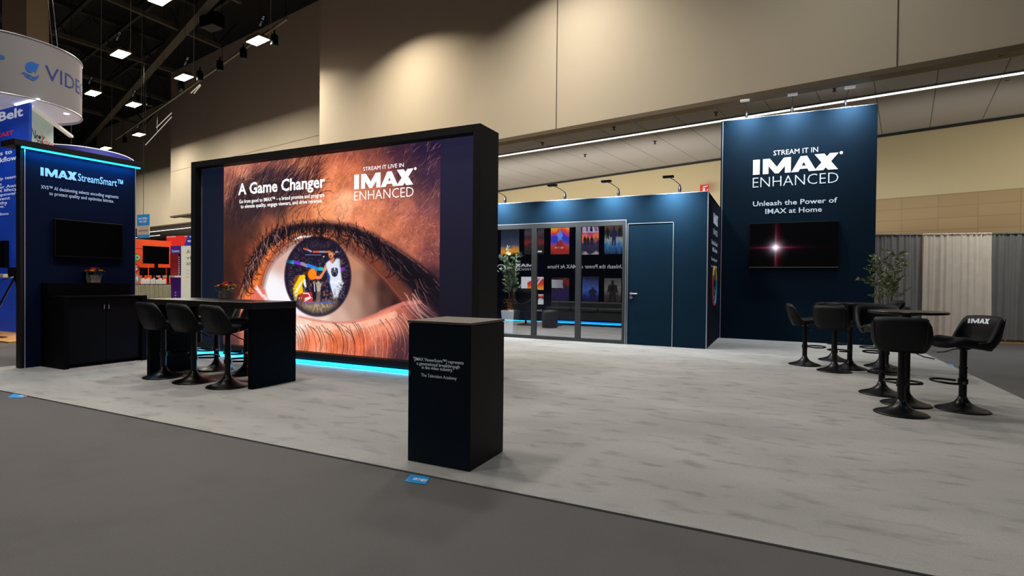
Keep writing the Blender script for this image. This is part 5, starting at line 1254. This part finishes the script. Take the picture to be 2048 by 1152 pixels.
def wrap(mb2, s, px0, py0, px1, py1, cap_px, bold):
    a0, z0 = cyl_hit(px0, py0); a1, z1_ = cyl_hit(px1, py1); _, zc = cyl_hit(px0, py0-cap_px)
    if a1 < a0: a1 += 2*PI
    tmp = MB(); put_text(tmp, s, (0, 0, 0), (1, 0, 0), (0, 0, 1), a0, a1, (z0+z1_)/2, zc-z0, bold)
    mb2.add([(BC[0]+(BR+.006)*math.cos(v[0]), BC[1]+(BR+.006)*math.sin(v[0]), v[2]) for v in tmp.v], tmp.f)
LBL = mat('letter_blue', (12, 50, 140), .6); LBB = mat('emblem_blue', (10, 100, 200), .6)
mb = MB(); wrap(mb, 'VIDEO', 90, 163, 164.5, 194, 29, -.004); mb.build('lettering', LBL, t)
mb = MB(); wrap(mb, 'P', -14, 123, 10, 125, 15, .02); mb.build('lettering', LBB, t)
mb = MB()
def cpoly(pts):
    q = [cyl_hit(*p) for p in pts]; mb.poly([(BC[0]+(BR+.006)*math.cos(a_), BC[1]+(BR+.006)*math.sin(a_), z_) for a_, z_ in q])
cpoly([(50, 135), (53, 126), (62, 123), (78, 129), (75, 136), (71, 146), (66, 141), (63, 146), (54, 143)])
cpoly([(41, 146), (48, 144), (58, 149), (68, 154), (78, 150), (77, 153), (68, 157.5), (56, 151.5), (48, 147)]); cpoly([(45, 148.5), (54, 152), (66, 159), (77, 154), (75, 157), (66, 162), (54, 155)])
mb.build('emblem', LBB, t)
# curved blue hanging banner behind the stream wall
c0 = atD(95, 300, 26); c1 = atD(267, 321, 24)
t = thing('curved_banner', 'dark blue curved hanging banner with a white rim, behind the stream wall cap', 'banner', tuple(atD(150, 330, 27)))
zt = 6.9; A_ = G(107, 288, zt); M_ = G(200, 300, zt); B_ = G(267, 321, zt)
P = smooth(np.array([tuple(G(60, 284, zt)), tuple(A_), tuple(G(160, 292.5, zt)), tuple(G(215, 302, zt)), tuple(G(250, 312, zt)), tuple(B_)]), 6)
vs = [tuple(p) for p in P]+[(p[0], p[1], p[2]-1.3) for p in P]; n = len(P)
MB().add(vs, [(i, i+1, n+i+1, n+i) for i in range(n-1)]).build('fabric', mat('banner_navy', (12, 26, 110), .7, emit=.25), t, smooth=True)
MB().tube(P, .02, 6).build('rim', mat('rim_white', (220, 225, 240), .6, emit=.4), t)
MB().tube([tuple(P[10]), (P[10][0], P[10][1], ZC)], .012, 4).build('cable', BLKMETAL, t)
OX = -20.7
def oq(px, py): return atX(px, py, OX+.02)
pA, pB = oq(262, 477), oq(343, 482)
t = thing('orange_booth_wall', 'orange exhibition booth wall with diamond logos seen past the navy stream wall', 'booth', (OX, (pA[1]+pB[1])/2, 0))
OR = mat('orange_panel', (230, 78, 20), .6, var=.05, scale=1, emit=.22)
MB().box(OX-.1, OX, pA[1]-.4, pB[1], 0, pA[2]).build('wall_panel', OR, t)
z = oq(262, 496)[2]; MB().box(OX, OX+.005, pA[1]-.4, pB[1], z-.01, z+.01).build('panel_joint', mat('orange_dark', (170, 56, 20), .6), t)
for px, py, col, s in ((271.5, 515, (40, 150, 50), 'SO'), (271.5, 536, (170, 20, 30), '5'), (271.5, 557, (130, 140, 130), 'M')):
    c = oq(px, py); r_ = .19; e = OX+.012
    p_ = MB().poly([(e, c[1]-r_, c[2]), (e, c[1], c[2]-r_), (e, c[1]+r_, c[2]), (e, c[1], c[2]+r_)]).build('diamond', mat('diamond_%d' % py, col, .5, emit=.15), t)
    mb = MB(); put_text(mb, s, (e+.006, c[1], c[2]), (0, 1, 0), (0, 0, 1), -.07*len(s), .07*len(s), -.08, .16, .02); mb.build('lettering', WHITE, p_)
t = thing('television', 'black television on a tall stand before the orange booth wall', 'television', (OX+.6, float(atX(313, 500, OX+.6)[1]), 0))
a, b = atX(286, 527, OX+.6), atX(338, 494, OX+.6); MB().box(OX+.57, OX+.62, a[1], b[1], a[2], b[2]).build('housing', PLASTIC, t, bevel=.01); MB().box(OX+.62, OX+.624, a[1]+.02, b[1]-.02, a[2]+.02, b[2]-.02).build('screen', SCREEN, t)
c = atX(313, 527, OX+.55); MB().box(OX+.5, OX+.57, c[1]-.05, c[1]+.05, 0, a[2]+.3).build('pole', PLASTIC, t); MB().box(OX+.25, OX+.9, c[1]-.3, c[1]+.3, 0, .02).build('base', PLASTIC, t)
# draped table with monitors and small white goods
TXX = OX+1.9
a, b = atX(258, 568, TXX), atX(342, 568, TXX); zt = float(a[2])
t = thing('draped_table', 'long table with pale pleated drape before the orange booth wall', 'table', (TXX-.3, (a[1]+b[1])/2, 0))
MB().box(TXX-.7, TXX, a[1], b[1], zt-.03, zt).build('tabletop', mat('dark_cloth', (30, 22, 24), .8), t)
vs = []; n = 90
for j, z in enumerate((.02, zt-.02)):
    for i in range(n+1):
        y = a[1]+(b[1]-a[1])*i/n; vs.append((TXX+.012+.02*math.sin(i*1.3)+.01*math.sin(i*.7), y, z))
MB().add(vs, [(i, i+1, n+i+2, n+i+1) for i in range(n)]).build('skirt', mat('sage_drape', (150, 150, 126), .9, var=.1, scale=4), t, smooth=True)
MLAB = ['black monitor on the draped table, leftmost of four', 'black monitor on the draped table, under the television', 'black monitor on the draped table, third from the left', 'black monitor on the draped table, rightmost and partly hidden']
for i, (x0, x1) in enumerate(((280, 296), (299, 315), (317, 332), (334, 341))):
    p0, p1 = atX(x0, 550.5, TXX-.35), atX(x1, 535.5, TXX-.35); t = thing('monitor', MLAB[i], 'monitor', (TXX-.35, (p0[1]+p1[1])/2, zt), 0, 'monitors on the draped table')
    MB().box(TXX-.38, TXX-.35, p0[1], p1[1], p0[2], p1[2]).build('screen', SCREEN, t); ym = (p0[1]+p1[1])/2
    mb = MB().box(TXX-.40, TXX-.38, ym-.03, ym+.03, zt, p0[2]+.1); mb.box(TXX-.48, TXX-.30, ym-.08, ym+.08, zt, zt+.012); mb.build('stand', PLASTIC, t)
for i, px in enumerate((284, 287.5, 291, 294.5, 298, 303, 306, 309, 314, 318, 322, 326, 330)):
    p0 = atX(px, 561, TXX-.12); h = (.17, .2, .15)[i % 3]
    mb = MB().box(TXX-.16, TXX-.12, p0[1]-.028, p0[1]+.028, zt+.001, zt+h); mb.box(TXX-.12, TXX-.118, p0[1]-.02, p0[1]+.02, zt+.05, zt+h-.04)
    tag(mb.build('leaflet_box', mat('box_white', (206, 204, 198), .6, emit=.1)), 'small white leaflet box in the row under the monitors on the draped table', 'box', 'white leaflet boxes on the draped table')
# purple column with shelf
PYY = float(atX(345, 520, -19.6)[1]); PYY = 12.35
def pq(px, py, y=PYY): return atY(px, py, y)
a, b = pq(341, 492), pq(361.5, 492)
t = thing('purple_column', 'purple and dark red booth column with a small white shelf', 'column', ((a[0]+b[0])/2, PYY+.2, 0))
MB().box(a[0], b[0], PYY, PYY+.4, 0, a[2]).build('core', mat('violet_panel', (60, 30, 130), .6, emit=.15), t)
zA, zB = pq(341, 508)[2], pq(341, 551)[2]; MB().box(a[0], b[0]-.1, PYY-.012, PYY, zB, zA).build('red_panel', mat('dark_red_panel', (120, 14, 24), .6, emit=.12), t)
MB().box(b[0]-.1, b[0], PYY-.014, PYY, zB, zA).build('dark_strip', PLASTIC, t)
mb = MB(); p0, p1 = pq(344, 504.5), pq(359, 504.5); put_text(mb, 'Systems', (p0[0], PYY-.006, p0[2]), (1, 0, 0), (0, 0, 1), 0, p1[0]-p0[0], 0, .09, .01)
for k in range(9): zz = zA-.12-k*(zA-zB)/10; mb.box(b[0]-.085, b[0]-.05, PYY-.018, PYY-.016, zz-.03, zz+.02)
for k in range(3): c = pq(351, 585+k*5.5); mb.box(c[0]-.025, c[0]+.025, PYY-.006, PYY-.002, c[2]-.02, c[2]+.02)
mb.build('lettering', WHITE, t)
s0, s1 = pq(324, 554.5, PYY-.2), pq(361, 551.5, PYY-.2); MB().box(s0[0], s1[0], PYY-.4, PYY-.014, s0[2], s1[2]).build('shelf', mat('shelf_white', (210, 205, 198), .5), t)
# red header and white panel beside the eye display
RYY = 13.2
a, b = pq(333, 492, RYY), pq(392, 470, RYY)
t = thing('red_booth_wall', 'red booth wall with a blue corner behind the purple column', 'booth', ((a[0]+b[0])/2, RYY, 0))
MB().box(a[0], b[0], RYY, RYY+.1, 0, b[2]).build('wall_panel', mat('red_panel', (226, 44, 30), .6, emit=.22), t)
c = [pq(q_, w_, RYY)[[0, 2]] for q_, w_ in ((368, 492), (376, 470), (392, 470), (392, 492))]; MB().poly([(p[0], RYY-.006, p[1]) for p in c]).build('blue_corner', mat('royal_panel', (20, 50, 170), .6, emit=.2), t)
mb = MB(); p0, p1 = pq(334, 475, RYY), pq(352, 475, RYY); put_text(mb, 'sportsmedia', (p0[0], RYY-.008, p0[2]), (1, 0, 0), (0, 0, 1), 0, p1[0]-p0[0], 0, .06, .01)
for x0, x1, y0, y1 in ((369, 375, 474, 472.5), (375.5, 383, 484, 480.5), (380, 383, 475, 472)): q0, q1 = pq(x0, y0, RYY), pq(x1, y1, RYY); mb.box(q0[0], q1[0], RYY-.01, RYY-.008, q0[2], q1[2])
mb.build('lettering', WHITE, t)
WY = 11.2
a, b = pq(362, 600, WY), pq(396, 491, WY)
t = thing('white_panel', 'tall white sign panel with thin grey words, half hidden by the eye display', 'panel', ((a[0]+b[0])/2, WY, 0))
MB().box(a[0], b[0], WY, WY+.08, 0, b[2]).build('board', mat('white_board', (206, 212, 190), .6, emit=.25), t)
mb = MB(); bb = .0
def wt(s, px, py, px1, cap_px):
    p0, p1, c = pq(px, py, WY), pq(px1, py, WY), pq(px, py-cap_px, WY); put_text(mb, s, (p0[0], WY-.006, p0[2]), (1, 0, 0), (0, 0, 1), 0, p1[0]-p0[0], 0, c[2]-p0[2], -.005)
wt('A', 373, 507, 380.5, 7.5); wt('vi', 373, 518.5, 382, 7); wt('an', 373, 530, 385, 8); wt('more', 373.5, 541, 380, 2); wt('more', 373.5, 548, 380, 2); wt('more', 373.5, 555, 378, 2)
mb.build('lettering', mat('grey_ink', (84, 90, 80), .6), t)
# hanging aisle sign
HY_ = 11.6
a, b = pq(274, 452, HY_), pq(298, 428, HY_)
t = thing('aisle_sign', 'blue and pale hanging aisle sign with booth numbers above the orange booth', 'sign', ((a[0]+b[0])/2, HY_, float(a[2])))
MB().box(a[0], b[0], HY_, HY_+.03, a[2], b[2]).build('blue_plate', mat('aisle_blue', (20, 130, 190), .6, emit=.15), t)
c = pq(274, 470, HY_); d2 = pq(274, 476.5, HY_); MB().box(a[0], b[0], HY_, HY_+.03, c[2], a[2]).build('pale_plate', mat('aisle_pale', (196, 186, 164), .6), t); MB().box(a[0], b[0], HY_, HY_+.03, d2[2], c[2]).build('lower_strip', mat('aisle_blue', (20, 130, 190), .6, emit=.15), t)
mb = MB()
for s, px, py, px1, cp_ in (('W1000-', 276.5, 440, 296, 4.5), ('W1100', 278.5, 446, 293.5, 4.5)): p0, p1, q0 = pq(px, py, HY_), pq(px1, py, HY_), pq(px, py-cp_, HY_); put_text(mb, s, (p0[0], HY_-.006, p0[2]), (1, 0, 0), (0, 0, 1), 0, p1[0]-p0[0], 0, q0[2]-p0[2], .015)
mb.build('lettering', WHITE, t); mb = MB()
p0, p1 = pq(277, 463, HY_), pq(296, 463, HY_); put_text(mb, 'registration', (p0[0], HY_-.006, p0[2]), (1, 0, 0), (0, 0, 1), 0, p1[0]-p0[0], 0, .07, 0); mb.build('lettering', mat('grey_ink', (84, 90, 80), .6), t)
MB().tube([((a[0]+b[0])/2, HY_+.015, b[2]), ((a[0]+b[0])/2, HY_+.015, ZC)], .008, 4).build('cable', BLKMETAL, t)

# ================================================================== LIGHT
def area(name, loc, energy, size, color=(1, .93, .82), rot=(0, 0, 0), spread=150, size_y=None):
    ld = bpy.data.lights.new(name, 'AREA'); ld.energy = energy; ld.size = size; ld.color = color; ld.spread = math.radians(spread)
    if size_y: ld.shape = 'RECTANGLE'; ld.size_y = size_y
    o = bpy.data.objects.new(name, ld); COL.objects.link(o); o.location = loc; o.rotation_euler = rot; return o
HALLC = (1, .945, .86)
for ((s, tt), _l), e, sp in zip(hero, (330, 760, 760, 260, 260, 260, 200, 800, 500), (150, 180, 180, 180, 140, 140, 140, 180, 180)): area('hall_light', hall(s, tt, ZL-.05), e, .8, (1, .92, .80), spread=sp)
extra = [(-13.2, 10.6, 300), (-12.9, 6.6, 105), (-7, 10.4, 310), (-6.7, 6.4, 200), (-.8, 10.2, 80), (-12.6, 2.4, 115), (-6.4, 2.0, 225), (-.4, 5.8, 58), (-18.6, 3.4, 110), (-.2, 1.4, 48), (6, 9.6, 22), (6, 4.4, 8), (-25, 4.4, 140), (-20.5, 1.5, 200), (-6, -3, 170), (-12, -3, 45)]  # lamps added out of view; one of them brightens the column
for s, tt, e in extra:
    k = min(1, max(0, (s+14)/14)); area('hall_light', hall(s, tt, ZL-.05), e, .8, (1, .88+.10*k, .72+.24*k), spread=140)
# concourse: strip light and far strips
M_ = HANG
area('strip_light_source', hall(-12, 14.21, ZF-.08), 130, 17, (1, .96, .9), (0, 0, M_), 170, .08)
area('strip_light_source', hall(3.5, 14.21, ZF-.08), 50, 13, (1, .98, .96), (0, 0, M_), 170, .08)
for s in (-50.8, -41): area('strip_light_source', hall(s, 20.4, ZF-.08), 160, 9, (1, .95, .86), (0, 0, M_), 170, .1)
area('strip_light_source', hall(-30, 18, ZF-.08), 160, 12, (1, .95, .86), (0, 0, M_), 170, .1)
# added unseen fills in place of bounce, for back wall and low ceiling
area('bounce_fill', hall(-12.5, 14.9, 3.25), 400, 17, (1, .95, .88), (math.radians(98), 0, M_), 180, 1.2)
area('bounce_fill', hall(2.6, 14.9, 3.6), 42, 8, (1, .95, .86), (math.radians(100), 0, M_), 180, .8)
area('drape_fill', hall(3.4, 13.3, 5.25), 42, .5, (1, .95, .88), (math.radians(38), 0, M_), 120)  # added lamp without a fitting, lifts the drapes
area('plant_fill', (-5.66, 11.12, 2.85), 75, .3, (.95, .97, 1), (math.radians(14), 0, 0), 70)  # added fill without a fitting, brightens pot and tree behind the glass
# light from the glowing strips
area('cyan_wash', (-6.13, 5.90, .05), 14, 5.3, (.04, .55, 1), (math.radians(-62), 0, 0), 170, .03)
area('cyan_wash', (SX+.07, 4.45, 2.98), 9, 1.45, (.05, .5, 1), (0, math.radians(-14), PI/2), 150, .03).rotation_euler = Vector((-.25, 0, -1)).to_track_quat('-Z', 'Y').to_euler()
bpy.data.objects['cyan_wash.001'].data.size = 1.4; bpy.data.objects['cyan_wash.001'].data.size_y = .03
area('banner_light', (BC[0]+.6, BC[1]-.9, BZ0-.1), 8, .5, (.9, .95, 1), (0, 0, 0), 140)
wd = bpy.data.worlds.new('hall_air'); SC.world = wd; wd.use_nodes = True
wd.node_tree.nodes['Background'].inputs[0].default_value = (.5, .47, .43, 1); wd.node_tree.nodes['Background'].inputs[1].default_value = .05

# ================================================================== CAMERA
cd = bpy.data.cameras.new('camera'); cam = bpy.data.objects.new('camera', cd); COL.objects.link(cam)
cd.sensor_fit = 'HORIZONTAL'; cd.sensor_width = 36; cd.lens = FPX/2048*36; cd.clip_end = 300; cd.clip_start = .05
m = Matrix(((CR[0], CU[0], -CF[0], CAM[0]), (CR[1], CU[1], -CF[1], CAM[1]), (CR[2], CU[2], -CF[2], CAM[2]), (0, 0, 0, 1)))
cam.matrix_world = m; SC.camera = cam
SC.view_settings.view_transform = 'Standard'; SC.view_settings.look = 'None'; SC.view_settings.exposure = 0; SC.view_settings.gamma = 1
SC.cycles.max_bounces = 7; SC.cycles.diffuse_bounces = 4; SC.cycles.glossy_bounces = 4; SC.cycles.transparent_max_bounces = 12; SC.cycles.caustics_reflective = False; SC.cycles.caustics_refractive = False
SC.cycles.sample_clamp_indirect = 6; SC.cycles.use_denoising = True
bpy.context.view_layer.update()
